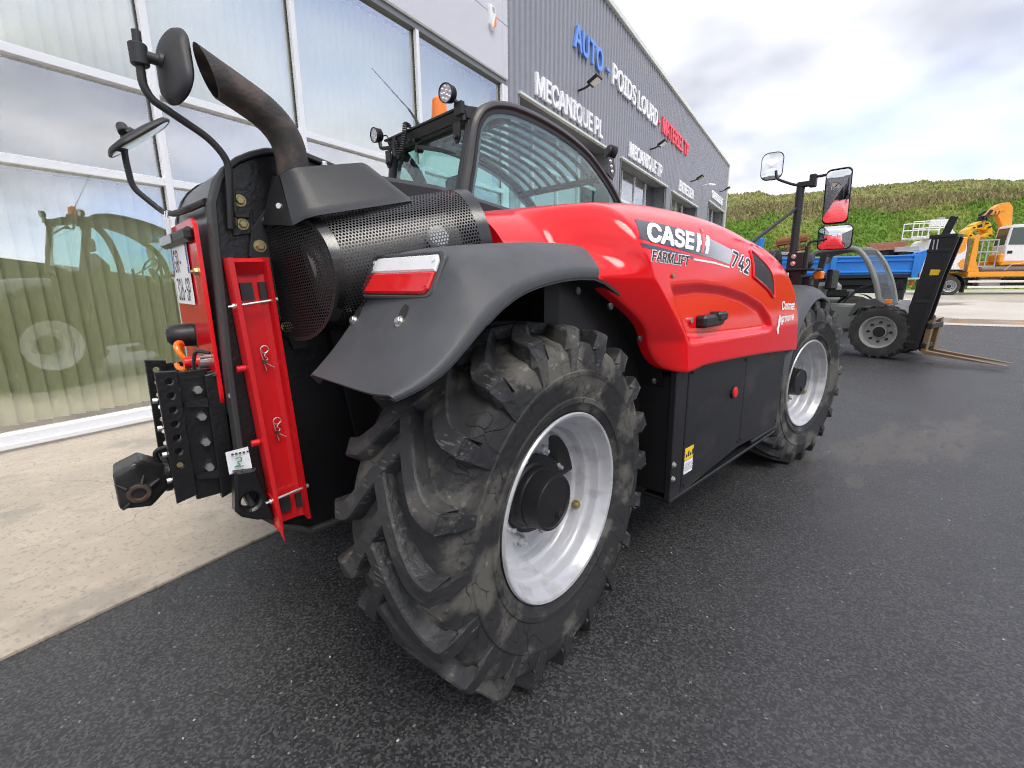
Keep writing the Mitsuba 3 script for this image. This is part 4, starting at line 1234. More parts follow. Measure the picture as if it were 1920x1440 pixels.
# mouth plane through (-.815, 2.041) and (-.772, 1.918): cut by sliding the last rings along the pipe
cutn = np.cross(A(-.815 + .772, 0, 2.041 - 1.918), A(0, 1, 0))
cutn /= np.linalg.norm(cutn)
cutn *= np.sign(cutn @ tg[-1])
cp = A(-.815, -.50, 2.041)
for arr in (EP, EI):
    s = (arr - cp) @ cutn
    for i in range(len(arr)):
        for j in range(28):
            if s[i, j] > 0:
                arr[i, j] -= tg[-1] * s[i, j] / (tg[-1] @ cutn)
wrap = lambda a: np.concatenate([a, a[:, :1]], 1)
hp("exhaust_pipe", cat(grid(wrap(EP)), grid(wrap(EI), True), grid(np.stack([wrap(EP)[-1], wrap(EI)[-1]], 0))), EXHAUST, 40)

# ---- rear-view mirrors on bent tubes at the tail
arm1 = rounded([(-.759, -.405, 1.580), (-.748, -.43, 1.772), (-.790, -.43, 1.826), (-.915, -.43, 1.898), (-.930, -.43, 1.930), (-.926, -.43, 2.058)], .035, 7)
hp("tail_mirror_arm", tube(arm1, .0105, 12), TRIM)
hp("tail_mirror_arm__weld", tube([(-.742, -.398, 1.59), (-.740, -.398, 1.63), (-.738, -.398, 1.67), (-.736, -.398, 1.70)], [.005, .006, .0052, .006], 7), EXHAUST, False)


def dish(center, nrm_, up, w, h, r, depth, rim=.008, bulge=.006):
    """A mirror head: rounded back shell facing nrm_, glass on the other side."""
    nrm_ = A(*nrm_) / np.linalg.norm(A(*nrm_))
    up = A(*up) - nrm_ * (A(*up) @ nrm_)
    up /= np.linalg.norm(up)
    rt = np.cross(up, nrm_)
    o = rrect(-w / 2, w / 2, -h / 2, h / 2, r, 9)
    rings = []
    for k_, d in ((1.0, 0), (1.03, .004), (1.03, rim), (.985, rim + .006), (.94, rim + .012), (.80, depth * .75), (.5, depth * .96), (0.02, depth)):
        rings.append(A(*center) + o[:, :1] * k_ * rt + o[:, 1:] * k_ * up + nrm_ * d)
    R_ = np.array([np.vstack([q_, q_[:1]]) for q_ in rings])
    ks = np.linspace(1, 0.001, 14)
    gv = np.array([np.vstack([q_, q_[:1]]) for q_ in [A(*center) + o[:, :1] * .96 * k_ * rt + o[:, 1:] * .96 * k_ * up + nrm_ * (.0014 - bulge * (1 - k_ * k_ * (o ** 2).sum(1)[:, None] / (o ** 2).sum(1).max())) for k_ in ks]])
    gm = grid(gv, True)
    return grid(R_), gm


sh, gm = dish((-.846, -.440, 1.990), (-1, -.36, .22), (0, .38, 1), .130, .205, .06, .034)
hp("tail_mirror", sh, TRIM, 45)
hp("tail_mirror__glass", gm, MIRROR, True)
hp("tail_mirror__clamp", cat(cyl((-.928, -.43, 1.975), (-.928, -.43, 2.028), .021, n=18, b=.003), cyl((-.928, -.43, 2.003), (-.886, -.43, 2.000), .014, n=16), lathe([(0, .012), (.020, .008), (.022, 0)], (-.878, -.43, 2.000), (-1, -.0, .25), 18)), TRIM)
arm2 = rounded([(-.80, -.33, 1.665), (-.835, -.20, 1.650), (-.836, .0, 1.660), (-.838, .20, 1.690), (-.915, .22, 1.770), (-.922, .22, 1.88), (-.912, .22, 1.968)], .03, 6)
hp("tail_mirror_arm", tube(arm2, .0105, 12), TRIM)
sh, gm = dish((-.868, .20, 1.940), (-.62, .0, .80), (.8, 0, .62), .17, .235, .06, .030)
hp("tail_mirror", sh, TRIM, 45)
hp("tail_mirror__glass", gm, MIRROR, True)
hp("tail_mirror__clamp", cat(cyl((-.914, .205, 1.955), (-.914, .24, 1.985), .018, n=16, b=.003), cyl((-.900, .21, 1.968), (-.880, .205, 1.958), .013, n=14), cyl((-.905, .20, 1.955), (-.89, .20, 1.968), .010, n=14)), TRIM)
put("paper_tag__card", prism([(0, 0), (-.075, 0), (-.08, -.062), (.006, -.06)], (-.852, .085, 1.652), (0, .99, .05), (0, 0, 1), .0012), PAPER)
put("paper_tag__strap", tube([(-.853, .04, 1.645), (-.846, .04, 1.675)], .003, 6), PAPER)
put("paper_tag__strap", tube([(-.853, .085, 1.645), (-.846, .085, 1.678)], .003, 6), PAPER)
tag("paper_tag", "small white paper tag tied to the mirror tube at the tail", "tag")
# ---- tow hitch: two drilled rails carrying a sliding coupling block
rl = [(-.998, 1.145), (-.940, 1.142), (-.940, .715), (-.999, .702)]
holes = [circle(-.964 - .0012 * i, 1.110 - .0465 * i, .0105, 16) for i in range(7)]
xz_plate("hitch_rail", rl, -.285, .018, BLACK, .002, holes)
xz_plate("hitch_rail", [(-.99, 1.150), (-.93, 1.142), (-.93, .72), (-.998, .745)], .01, .018, BLACK, .002, [circle(-.962 - .0012 * i, 1.112 - .0465 * i, .0105, 16) for i in range(7)])
hp("hitch_web", box(-.942, -.862, -.283, -.268, .69, 1.135, .002), BLACK, False)
hp("hitch_web", box(-.942, -.862, .0, .015, .70, 1.13, .002), BLACK, False)
xz_plate("hitch_mount", [(-.870, 1.118), (-.822, 1.130), (-.822, .70), (-.873, .682)], -.283, .030, BLACK, .003)
hp("hitch_cross_plate", cat(box(-.88, -.82, -.26, .02, .72, 1.05, .003), prism([(-.865, 1.108), (-.81, 1.12), (-.80, 1.10), (-.855, 1.085)], (0, .05, 0), ex, ez, .33, .003)), BLACK, False)
hp("hitch_weld", tube(np.array([(-.845 + .004 * math.sin(i * 2.1), -.33 + .015 * i, 1.118 + .003 * math.cos(i * 1.7)) for i in range(10)]), .006, 7), EXHAUST, False)
for z in (1.070, .978, .888, .797):
    hp("hitch_bolt", bolt((-.892, -.284, z), (0, -1, 0), .0145, .020, False), STEEL, False)
    hp("hitch_pin_stub", cyl((-1.0, -.27, z - .02), (-1.012, -.27, z - .02), .009, n=12), STEEL)
for z in (1.020, .765):
    hp("hitch_gusset", hull([(-.94, -.286, z), (-.94, -.286, z + .016), (-.872, -.312, z - .008), (-.872, -.312, z + .022), (-.872, -.286, z - .008), (-.872, -.286, z + .022)]), BLACK, False)
hp("hitch_lock_pin", cat(cyl((-.974, -.305, .833), (-.974, -.29, .833), .009, n=14)), BRASSY)
# coupling jaw
jx = A(-1.14, -.165, .757)
blk = hull([jx + A(a, b, c) for a, b, c in [(0, -.06, .068), (.05, -.075, .092), (.075, -.06, .095), (.008, .06, .070), (.075, .06, .095), (0, -.062, -.055), (.002, .06, -.055), (.080, -.062, -.072), (.080, .06, -.072), (.135, -.045, -.028), (.14, .045, -.028), (.14, -.045, .055), (.14, .045, .055)]])
blk = blk.subdivide().subdivide().subdivide()
trimesh.smoothing.filter_taubin(blk, lamb=.5, nu=.45, iterations=10)
hp("coupling_jaw", blk, M("jaw_black", pr((0.018, 0.017, 0.017), 0.28, spec=0.6)), 60)
hp("coupling_jaw__neck", cat(cyl(jx + A(.12, 0, .012), jx + A(.215, 0, .012), .052, n=24, b=.006), cyl(jx + A(.128, 0, .012), jx + A(.150, 0, .012), .062, n=24, b=.004)), BLACK)
hc = jx + A(.055, -.066, -.012)
nj = A(-.10, -1, -.05) / np.linalg.norm(A(-.10, -1, -.05))
hp("coupling_jaw__ring", lathe([(.019, -.012), (.019, .006), (.022, .010), (.030, .010), (.034, .004), (.034, -.012)], hc, nj, 32), EXHAUST, 35)
hp("coupling_jaw__bush", lathe([(.0185, .006), (.0185, -.02), (0, -.02)], hc, nj, 24), RUST, 35)
for e in ((-.052, 0, .045), (-.045, 0, -.040), (.02, 0, .055), (.055, 0, .03)):
    hp("coupling_jaw__rib", tube([hc + A(*e) * .55 + nj * .004, hc + A(*e) * 1.05 - nj * .002], [.007, .004], 8), "mat_jaw_black")
hp("coupling_jaw__handle", tube(rounded([jx + A(.125, -.02, .05), jx + A(.115, -.02, .105), jx + A(.185, -.05, .125)], .02), .0085, 10), BLACK)

# ---- boom between hood and cab
bm = [(-.62, 1.45), (-.55, 1.70), (-.35, 1.835), (.10, 1.835), (.4, 1.80), (3.2, 1.47), (3.38, 1.36), (3.38, 1.12), (.4, 1.40), (-.40, 1.42)]
hp("boom", prism(bm, (0, .13, 0), ex, ez, .45, .02), SATIN, False)
hp("boom_pivot", cyl((-.52, -.40, 1.66), (-.52, .26, 1.66), .05, n=20), SATIN)
hp("boom_head", cat(hull([(3.25, y, z) for y in (-.28, .08) for z in (1.12, 1.5)] + [(3.75, y, z) for y in (-.25, .05) for z in (.62, .95)]), cyl((3.42, -.40, 1.50), (3.42, .2, 1.50), .07, n=20)), SATIN, False)
hp("boom_pin", cyl((3.42, -.43, 1.50), (3.42, -.40, 1.50), .03, n=16), STEEL)
hp("attachment_carriage", cat(box(3.75, 3.85, -.62, .48, .28, .40, .01), box(3.75, 3.85, -.62, .48, .72, .82, .01), *[box(3.76, 3.84, y - .05, y + .05, .40, .72, .005) for y in (-.5, -.1, .35)]), SATIN, False)

# ---- cab
yR, yL = .15, 1.06
FRAMEG = M("cab_frame_grey", pr((0.050, 0.048, 0.048), 0.38, spec=0.5))
arcp = spline(A((.585, 1.10), (.590, 1.60), (.60, 1.92), (.64, 2.11), (.672, 2.27), (.700, 2.355), (.755, 2.425), (.835, 2.468), (.92, 2.488), (1.03, 2.498), (1.25, 2.485), (1.52, 2.440), (1.77, 2.365), (1.97, 2.255), (2.12, 2.150), (2.23, 2.040), (2.32, 1.88), (2.37, 1.6), (2.38, 1.2), (2.36, .95)), 5)
arcp = np.stack([arcp[:, 0] + .015, arcp[:, 1] - .02], 1)


def off_in(p, d):
    t = np.gradient(p, axis=0)
    t /= np.linalg.norm(t, axis=1, keepdims=True)
    return p + np.stack([t[:, 1], -t[:, 0]], 1) * d


for yy, s in ((yR, 1), (yL, -1)):
    secs = [(0.020, 0.0), (0.008, -.014), (-.010, -.018), (-.026, -.006), (-.030, .022), (.0, .045), (.020, .03)]
    FPp = np.stack([np.stack([off_in(arcp, -a)[:, 0], arcp[:, 0] * 0 + yy + s * b, off_in(arcp, -a)[:, 1]], -1) for a, b in secs + secs[:1]], 1)
    hp("cab_frame", grid(FPp, s < 0), FRAMEG, 45)
    ga = off_in(arcp, .028)
    seal = np.stack([np.stack([off_in(arcp, d)[:, 0], arcp[:, 0] * 0 + yy + s * b, off_in(arcp, d)[:, 1]], -1) for d, b in ((.026, -.004), (.050, -.002))], 1)
    hp("window_seal", grid(seal, s < 0), INK, True)
    poly = Polygon(off_in(arcp, .048)).buffer(0)
    v, f = trimesh.creation.triangulate_polygon(poly, engine="earcut")
    hp("side_window", trimesh.Trimesh(np.c_[np.asarray(v)[:, 0], np.full(len(v), yy + s * .004), np.asarray(v)[:, 1]], f, process=False), GLASS, False)
    # frosted band printed round the pane
    bd = np.stack([np.stack([off_in(arcp, d)[:, 0], arcp[:, 0] * 0 + yy + s * .007, off_in(arcp, d)[:, 1]], -1) for d in (.046, .072)], 1)
    hp("window_band", grid(bd, s < 0), M("band_grey", pr((.12, .12, .125), .4)) if s > 0 else "mat_band_grey", True)
# roof: glass with a row of guard bars, a dark lining at the back
up_ = [i for i in range(len(arcp)) if arcp[i, 0] > .74 and arcp[i, 1] > 1.25]
ry = np.linspace(yR + .03, yL - .03, 7)
RG = np.array([[(arcp[i, 0] - .002, y, arcp[i, 1] - .012) for y in ry] for i in up_])
front = RG[:, 0, 0] > .98
hp("roof_window", grid(RG[front]), GLASS, True)
hp("roof_lining", thick(RG[~front][:, :], A(0, 0, -.04)), M("headliner_grey", pr((.16, .17, .165), .8)), 40)
for yy in np.linspace(yR + .10, yL - .10, 8):
    xs_ = np.linspace(1.0, 1.96, 10)
    bp_ = np.stack([xs_, xs_ * 0 + yy, np.interp(xs_, arcp[up_, 0], arcp[up_, 1]) - .055], 1)
    hp("roof_bar", tube(bp_, .015, 6), SATIN)
for xx in (1.0, 1.96):
    zz = np.interp(xx, arcp[up_, 0], arcp[up_, 1]) - .055
    hp("roof_rail", box(xx - .03, xx + .03, yR + .03, yL - .03, zz - .025, zz + .02, .008), SATIN, False)
hp("dome_lamp", box(1.02, 1.10, .42, .50, 2.375, 2.395, .006), LENS_W, False)
# left side: door frame arc and lower body
dpost = spline(A((1.02, yL, 1.0), (1.05, yL, 1.6), (1.00, yL, 1.95), (.90, yL, 2.2), (.72, yL, 2.38)), 6)
hp("door_post", tube(dpost, .045, 10), FRAMEG)
hp("cab_body", cat(box(.62, 2.34, yL - .06, yL + .04, .62, 1.34, .02), box(.62, 2.36, yR, yL, .60, .95, .03), box(.58, .66, yR, yL, .62, 1.64, .02), box(.6, 2.3, yR - .02, yR + .02, .62, 1.35, .01)), SATIN, False)
hp("door_step", box(.9, 1.6, yL, yL + .12, .42, .50, .01), SATIN, False)
# rear wall of the cab
rx = lambda z: .600 + (.112) * (z - 1.92) / .47
RW = [(yR + .055, 1.66), (yL - .045, 1.66), (yL - .045, 2.338), (yR + .055, 2.338)]
hp("rear_window", trimesh.Trimesh([(rx(z) + .012, y, z) for y, z in RW], [(0, 2, 1), (0, 3, 2)], process=False), GLASS, False)
hp("rear_window_frame", cat(*[tube([(rx(z0), y0, z0), (rx(z1), y1, z1)], .017, 8) for (y0, z0), (y1, z1) in (((yR + .05, 1.62), (yR + .05, 2.35)), ((yL - .03, 1.62), (yL - .03, 2.35)), ((yR + .05, 1.64), (yL - .03, 1.64)), ((yR + .05, 2.345), (yL - .03, 2.345)))]), TRIM)
hb = np.array([(rx(2.35) - .03, 2.345), (rx(2.38) - .055, 2.395), (rx(2.38) - .01, 2.415), (rx(2.4) + .12, 2.43), (rx(2.36) + .10, 2.345)])
hp("header_beam", prism(hb, (0, yL - .01, 0), ex, ez, yL - yR - .04, .004), TRIM, False)
hp("header_lip", box(rx(2.4) - .07, rx(2.4) - .02, yR + .03, yL + .02, 2.398, 2.412, .003), SATIN, False)
for y in (yR + .10, yL - .02):
    hp("window_hinge", cat(prism([(-.035, .05), (.035, .05), (.030, -.03), (.012, -.065), (-.012, -.065), (-.030, -.03)], (rx(2.28) - .03, y, 2.285), (0, -1, 0), ez, .012, .003), bolt((rx(2.26) - .04, y, 2.25), (-1, 0, 0), .010, .010)), SATIN, False)
hp("wiper", cat(hull([(rx(2.26) - .03, .70, 2.305), (rx(2.26) - .03, .70, 2.280), (rx(2.26) - .015, .70, 2.29), (rx(2.16) - .02, .25, 2.165), (rx(2.16) - .02, .25, 2.155), (rx(2.2) - .03, .45, 2.24), (rx(2.2) - .03, .45, 2.215)]), cyl((rx(2.27) - .04, .68, 2.27), (rx(2.27) + .01, .68, 2.27), .016, n=14)), SATIN, False)
cpts = rounded([(rx(2.4) - .03, .80, 2.44), (rx(2.4) - .07, .79, 2.46), (rx(2.4) - .09, .78, 2.36), (rx(2.3) - .09, .80, 2.25), (rx(2.3) - .05, .88, 2.24), (rx(2.3) - .06, .90, 2.36)], .04, 8)
ct_ = np.linspace(0, 1, 260)
seg = np.r_[0, np.cumsum(np.linalg.norm(np.diff(cpts, axis=0), axis=1))]
cc = np.stack([np.interp(ct_ * seg[-1], seg, cpts[:, k_]) for k_ in range(3)], 1)
aa = ct_ * 2 * np.pi * 30
hp("coiled_hose", tube(cc + .014 * np.stack([np.cos(aa), np.sin(aa), np.cos(aa) * 0], 1), .0048, 6), INK)
hp("hose_bracket", cat(box(rx(2.4) - .07, rx(2.4) - .04, .70, .98, 2.32, 2.345, .003), box(rx(2.4) - .07, rx(2.4) - .045, .93, .97, 2.28, 2.40, .003), *[bolt((rx(2.4) - .072, y, 2.333), (-1, 0, 0), .008, .01) for y in (.74, .82, .9)]), SATIN, False)


def work_lamp(p, d, r=.052, body=.055):
    k = f"{H}__work_lamp"
    n_ = 0
    while k in scene:
        n_ += 1
        k = f"{H}__work_lamp_{n_:03d}"
    p, d = A(*p), A(*d) / np.linalg.norm(A(*d))
    fins = [(0, -body), (r * .72, -body)]
    for i in range(6):
        a0 = -body + body * (.12 + .13 * i)
        fins += [(r * (.78 + .03 * i), a0), (r * (.90 + .015 * i), a0 + .002), (r * (.90 + .015 * i), a0 + .005), (r * (.78 + .03 * i), a0 + .006)]
    fins += [(r, -.006), (r, .002), (r * .92, .004), (r * .90, -.004)]
    put(k, lathe(fins, p, d, 40), SATIN, 25)
    put(k + "__glass", lathe([(r * .9, -.003), (0, -.002)], p, d, 32), M("lamp_glass", pr((.42, .42, .43), .18, coat=.8)) if n_ == 0 else "mat_lamp_glass", False)
    x_, y_, z_ = frame(d)
    for i in range(11):
        a, rr = (i * 2 * math.pi / 8, r * .62) if i < 8 else (i * 2 * math.pi / 3, r * .26)
        c = p + rr * (math.cos(a) * x_ + math.sin(a) * y_)
        put(k + "__diode", lathe([(r * .20, .0), (r * .13, .0005), (r * .05, .006), (0, .007)], c - d * .002, d, 12), LED, 30)
    return k


work_lamp((.585, .262, 2.475), (-1, -.22, -.12), .052)
hp("work_lamp_bracket", cat(tube([(.63, .25, 2.45), (.66, .20, 2.40), (.66, .19, 2.33)], .012, 8), box(.63, .66, .18, .25, 2.36, 2.43, .004)), SATIN)
work_lamp((.60, 1.135, 2.445), (-1, -.02, -.10), .050)
hp("work_lamp_bracket", cat(tube(rounded([(.64, 1.13, 2.41), (.64, 1.12, 2.36), (.67, 1.0, 2.35)], .03), .013, 8), tube(spline([(.645, 1.12, 2.44), (.66, 1.07, 2.44), (.66, 1.04, 2.41)], 5), .004, 6)), SATIN)
work_lamp((2.13, .165, 2.405), (.93, -.35, -.25), .055, .06)
hp("work_lamp_bracket", prism([(2.02, 2.24), (2.10, 2.20), (2.13, 2.27), (2.10, 2.36), (2.03, 2.36)], (0, .15, 0), ex, ez, .012, .003), PLASTIC, False)
for x, z in ((2.05, 2.33), (2.065, 2.295), (2.08, 2.26)):
    hp("bracket_bolt", bolt((x, .137, z), (0, -1, 0), .010, .008), STEEL)
hp("beacon", lathe([(0, .135), (.030, .133), (.045, .118), (.050, .06), (.052, .015), (.056, .014), (.056, 0)], (.80, .62, 2.463), (0, 0, 1), 28), LENS_O, 35)
hp("beacon__base", lathe([(.060, .0), (.060, -.03), (.02, -.07)], (.80, .62, 2.463), (0, 0, 1), 24), SATIN)
hp("antenna", cat(tube([(.72, .735, 2.43), (.72, .78, 2.49), (.72, .86, 2.57)], [.012, .009, .006], 8), tube([(.72, .86, 2.57), (.72, 1.32, 2.955)], [.0035, .002], 6)), INK)
# inside: seat, wheel, console
hp("seat", cat(box(.95, 1.42, .38, .84, 1.18, 1.34, .05), hull([(.90, y, z) for y in (.42, .80) for z in (1.3, 1.92)] + [(1.04, y, z) for y in (.40, .82) for z in (1.3, 1.75)]), box(.88, .98, .50, .72, 1.95, 2.14, .03)), TRIM, False)
hp("steering_wheel", cat(tube(np.array([(1.78 + .07 * math.cos(a), .60 + .19 * math.sin(a), 1.72 + .17 * math.cos(a)) for a in np.linspace(0, 2 * np.pi, 40)]), .014, 8), cyl((1.78, .60, 1.72), (2.1, .60, 1.2), .045, n=14)), SATIN)
hp("dashboard", cat(box(1.95, 2.3, .22, 1.0, .95, 1.55, .05), tube([(1.72, .28, 1.3), (1.70, .26, 1.72)], .02, 8)), SATIN, False)
sh, gm = dish((2.12, .92, 2.02), (1, .0, 0), (0, 0, 1), .15, .15, .03, .03)
hp("inner_mirror", sh, TRIM, 45)

# ---- front right mirror post
hp("mirror_post", cat(cyl((2.985, -.945, 1.46), (2.985, -.945, 2.135), .028, n=18, b=.002)), TRIM)
hp("mirror_post_base", cat(box(2.94, 3.04, -1.03, -.92, 1.375, 1.625, .004), box(2.95, 2.99, -1.055, -1.03, 1.46, 1.67, .004)), SATIN, False)
for z in (1.598, 1.545):
    hp("mirror_post_bolt", bolt((2.939, -.965, z), (-1, 0, 0), .012, .010), STEEL)
hp("mirror_post_brace", tube([(2.975, -.935, 1.955), (2.40, -.80, 1.655)], .013, 10), TRIM)
hp("mirror_elbow", cat(box(2.955, 3.01, -1.01, -.925, 2.105, 2.140, .004), box(2.96, 3.01, -1.045, -1.0, 2.095, 2.185, .006)), SATIN, False)
hp("mirror_arm", tube(rounded([(2.98, -.945, 2.12), (2.975, -.90, 2.128), (2.97, -.82, 2.165), (2.965, -.775, 2.19), (2.965, -.765, 2.25)], .04, 6), .010, 10), TRIM)
hp("mirror_arm", tube([(2.985, -1.03, 2.165), (2.985, -1.13, 2.168)], .010, 10), TRIM)
hp("mirror_arm", tube(rounded([(2.97, -1.04, 1.65), (2.97, -1.05, 1.70), (2.985, -1.16, 1.715)], .02), .009, 10), TRIM)
for c, n_, w, h, r, bg in (((2.97, -.732, 2.288), (1, .20, -.02), .150, .200, .05, .008), ((2.985, -1.185, 2.008), (1, -.062, .118), .160, .370, .035, .0035), ((2.985, -1.205, 1.722), (1, -.03, .06), .215, .168, .035, .012)):
    k = f"{H}__front_mirror"
    sh, gm = dish(c, n_, (0, 0, 1), w, h, r, .05, bulge=bg)
    k = hp("front_mirror", sh, TRIM, 45)
    put(f"{k}__glass", gm, MIRROR, True)
hp("corner_lamp", box(3.08, 3.16, -1.135, -1.075, 1.425, 1.485, .008), LENS_O, False)
hp("corner_lamp_mount", cat(box(2.9, 3.14, -1.12, -.9, 1.49, 1.505, .003), box(3.02, 3.12, -1.08, -.95, 1.37, 1.44, .01)), SATIN, False)
hp("boom_end_cheek", cat(cyl((2.93, -.86, 1.545), (2.93, -.80, 1.545), .115, n=28, b=.008), cyl((2.93, -.875, 1.545), (2.93, -.86, 1.545), .040, n=20, b=.004)), SATIN)
hp("boom_end_pin", cyl((2.90, -.885, 1.53), (2.90, -.86, 1.53), .022, n=16, b=.004), STEEL)
hp("headlamp", cat(lathe([(0, -.10), (.05, -.09), (.075, -.03), (.08, 0)], (3.12, -.98, 1.56), (1, 0, 0), 24)), SATIN)
hp("headlamp__lens", lathe([(.078, .0), (.05, .012), (0, .016)], (3.12, -.98, 1.56), (1, 0, 0), 24), LENS_W)
hp("work_label", box(2.88, 2.885, -.96, -.86, 1.43, 1.475), PAPER, False)

# ================================================================ other machines in the yard
FGREY = M("forklift_grey", pr((0.20, 0.205, 0.185), 0.45))
TBLUE = M("trailer_blue", pr(proc(lambda p, n, uv: mix((0.015, 0.19, 0.62), (0.025, 0.24, 0.70), fbm(p.x * 2, p.y * 2, p.z * 5, 4))), 0.4))
TORANGE = M("truck_orange", pr((0.80, 0.30, 0.015), 0.35, coat=.4))
TYELLOW = M("grab_yellow", pr((0.78, 0.42, 0.012), 0.4))
TWHITE = M("vehicle_white", pr((0.74, 0.74, 0.73), 0.35, coat=.4))
TYRE2 = M("plain_rubber", pr(proc(lambda p, n, uv: mix((0.022, 0.022, 0.023), (0.07, 0.066, 0.06), fbm(p.x * 9, p.y * 9, p.z * 9, 4))), 0.7, spec=.3))
FORKM = M("fork_steel", pr(proc(lambda p, n, uv: mix((0.24, 0.14, 0.06), (0.10, 0.075, 0.05), fbm(p.x * 14, p.y * 14, p.z * 14, 4))), 0.6))
VGLASS = M("vehicle_glass", pr((0.05, 0.07, 0.065), 0.06, spec=.8))
PINK = M("weathered_board", pr(proc(lambda p, n, uv: mix((0.42, 0.20, 0.13), (0.30, 0.13, 0.085), fbm(p.x * 3, p.y * 3, p.z * 12, 4))), 0.8))
GALV = M("galvanised", pr((0.42, 0.43, 0.43), 0.45, metal=.4))


def local(px, py, z, hx, hy):
    return np.array([[hx, -hy, 0, px], [hy, hx, 0, py], [0, 0, 1, z], [0, 0, 0, 1.0]])


def kit(name, Mx):
    def f(key, mesh, mat, smooth=30):
        return put(f"{name}__{key}", moved(mesh, Mx), mat, smooth)
    return f


def slab(poly, y0, y1, b=0.0, holes=()):
    """A side-view polygon (x, z) given depth from y0 to y1 (front face at y0)."""
    return prism(poly, (0, max(y0, y1), 0), (1, 0, 0), (0, 0, 1), abs(y1 - y0), b, holes)


def road_wheel(f, x, z, y0, R, w, rr, rim_mat, bolts=8, lugs=0):
    s = 1 if w > 0 else -1
    o = (x, y0, z)
    tp = [(rr, .02), (rr + .02, 0), (R * .80, -.012), (R * .93, .0), (R, .05), (R, abs(w) - .05), (R * .93, abs(w)), (rr, abs(w))]
    k = f("wheel", lathe(tp, o, (0, s, 0), 48), TYRE2)
    k2 = k.split("__", 1)[1]
    f(f"{k2}__rim", lathe([(rr, .01), (rr + .012, .0), (rr - .015, .012), (rr * .9, .05), (rr * .86, .10), (rr * .42, .12), (rr * .40, .06), (0, .055)], o, (0, s, 0), 40), rim_mat)
    f(f"{k2}__hub", lathe([(0, .02), (rr * .30, .022), (rr * .34, .05), (rr * .36, .13)], o, (0, s, 0), 24), SATIN)
    f(f"{k2}__nuts", cat(*[cyl((x + rr * .62 * math.cos(a), y0 + s * .05, z + rr * .62 * math.sin(a)), (x + rr * .62 * math.cos(a), y0 + s * .12, z + rr * .62 * math.sin(a)), rr * .075, n=8) for a in np.arange(bolts) * 2 * math.pi / bolts]), SATIN)
    if lugs:
        ms_ = []
        for i in range(lugs):
            a = 2 * math.pi * i / lugs
            for sd in (0, 1):
                aa = a + sd * math.pi / lugs
                ya, yb = (0.0, abs(w) * .55) if sd == 0 else (abs(w), abs(w) * .45)
                pts = []
                for yy, da in ((ya, 0), (yb, -.16)):
                    for q_ in (-.045, .045):
                        for r_ in ((R * .96, R * 1.0 + .004) if yy in (0.0, abs(w)) else (R * .98, R * 1.0 + .022)):
                            pts.append((x + r_ * math.cos(aa + da + q_), y0 + s * yy, z + r_ * math.sin(aa + da + q_)))
                for q_ in (-.05, .05):
                    pts.append((x + R * .84 * math.cos(aa + q_), y0 + s * (ya + (.0 if sd == 0 else 0)) - s * (.004 if sd == 0 else -.004), z + R * .84 * math.sin(aa + q_)))
                ms_.append(hull(pts))
        kk = put(f"{k}__tread", cat(*[moved(m, f.M) for m in ms_]), TYRE2, False)
        tag(kk, None, kind="stuff")


# ---- mast forklift
n_ = "mast_forklift"
Mx = local(9.62, -.73, 0, -.1736, -.9848)
f = kit(n_, Mx)
f.M = Mx
tag(n_, "compact rough-terrain forklift with tilted black mast and lowered forks", "forklift")
road_wheel(f, -.06, .485, .0, .475, .34, .285, M("rim_grey", pr((0.30, 0.30, 0.285), .5)), 8, 22)
road_wheel(f, -.06, .485, 1.55, .475, -.34, .285, "mat_rim_grey", 8, 22)
road_wheel(f, -1.75, .45, .05, .44, .30, .26, "mat_rim_grey", 8, 22)
f("mudguard", thick(np.array([[(x, y, z) for y in (.0, .36)] for x, z in [(-.57, .76), (-.50, .93), (-.43, 1.06), (-.30, 1.075), (-.18, 1.08), (-.02, .985), (.03, .96)]]), A(0, 0, .015)), M("guard_dark", pr((.07, .07, .072), .5)), 30)
f("mudguard__skirt", slab([(-.57, .76), (-.50, .93), (-.43, 1.06), (-.18, 1.08), (-.02, .985), (-.02, .94), (-.29, .965), (-.42, .90), (-.53, .75)], .0, .012), "mat_guard_dark", False)
pp = rounded([(-1.42, .12, 1.80), (-1.36, .12, 2.0), (-.95, .12, 2.045), (-.62, .12, 2.03), (-.42, .12, 1.78), (-.25, .12, 1.42), (-.13, .12, .98)], .18, 8)
for y in (0, .80):
    f("cab_pillar", tube(pp + A(0, y, 0), .046, 12), FGREY)
f("cab_roof", thick(np.array([[(x, y, z) for y in (.14, .90)] for x, z in [(-1.38, 1.97), (-1.0, 2.06), (-.62, 2.05), (-.55, 2.0)]]), A(0, 0, -.05)), "mat_guard_dark", 30)
f("rear_pillar", hull([(x, y, z) for y in (.10, .16) for x, z in [(-1.23, 1.93), (-1.12, 1.93), (-1.24, 1.25), (-1.32, 1.25)]]), SATIN, False)
f("windscreen", grid(np.array([[(x, y, z) for y in (.16, .88)] for x, z in [(-.58, 1.99), (-.40, 1.78), (-.23, 1.42), (-.10, .98)]])), M("green_glass", {"type": "thindielectric", "int_ior": 1.25, "specular_reflectance": {"type": "rgb", "value": [.45, .45, .45]}, "specular_transmittance": {"type": "rgb", "value": [.66, .78, .70]}}), True)
f("seat", box(-1.15, -.75, .35, .70, 1.1, 1.25, .03), SATIN, False)
f("backrest", box(-1.2, -1.08, .35, .70, 1.25, 1.65, .03), SATIN, False)
f("chassis", cat(box(-2.3, .1, .38, 1.15, .45, .95, .04), box(-2.35, -1.25, .15, 1.4, .95, 1.40, .08)), FGREY, False)
f("indicator", box(-.04, .06, .03, .09, 1.0, 1.085, .01), LENS_O, False)
f("front_plate", box(.09, .26, .30, .32, .93, 1.07), PAPER, False)
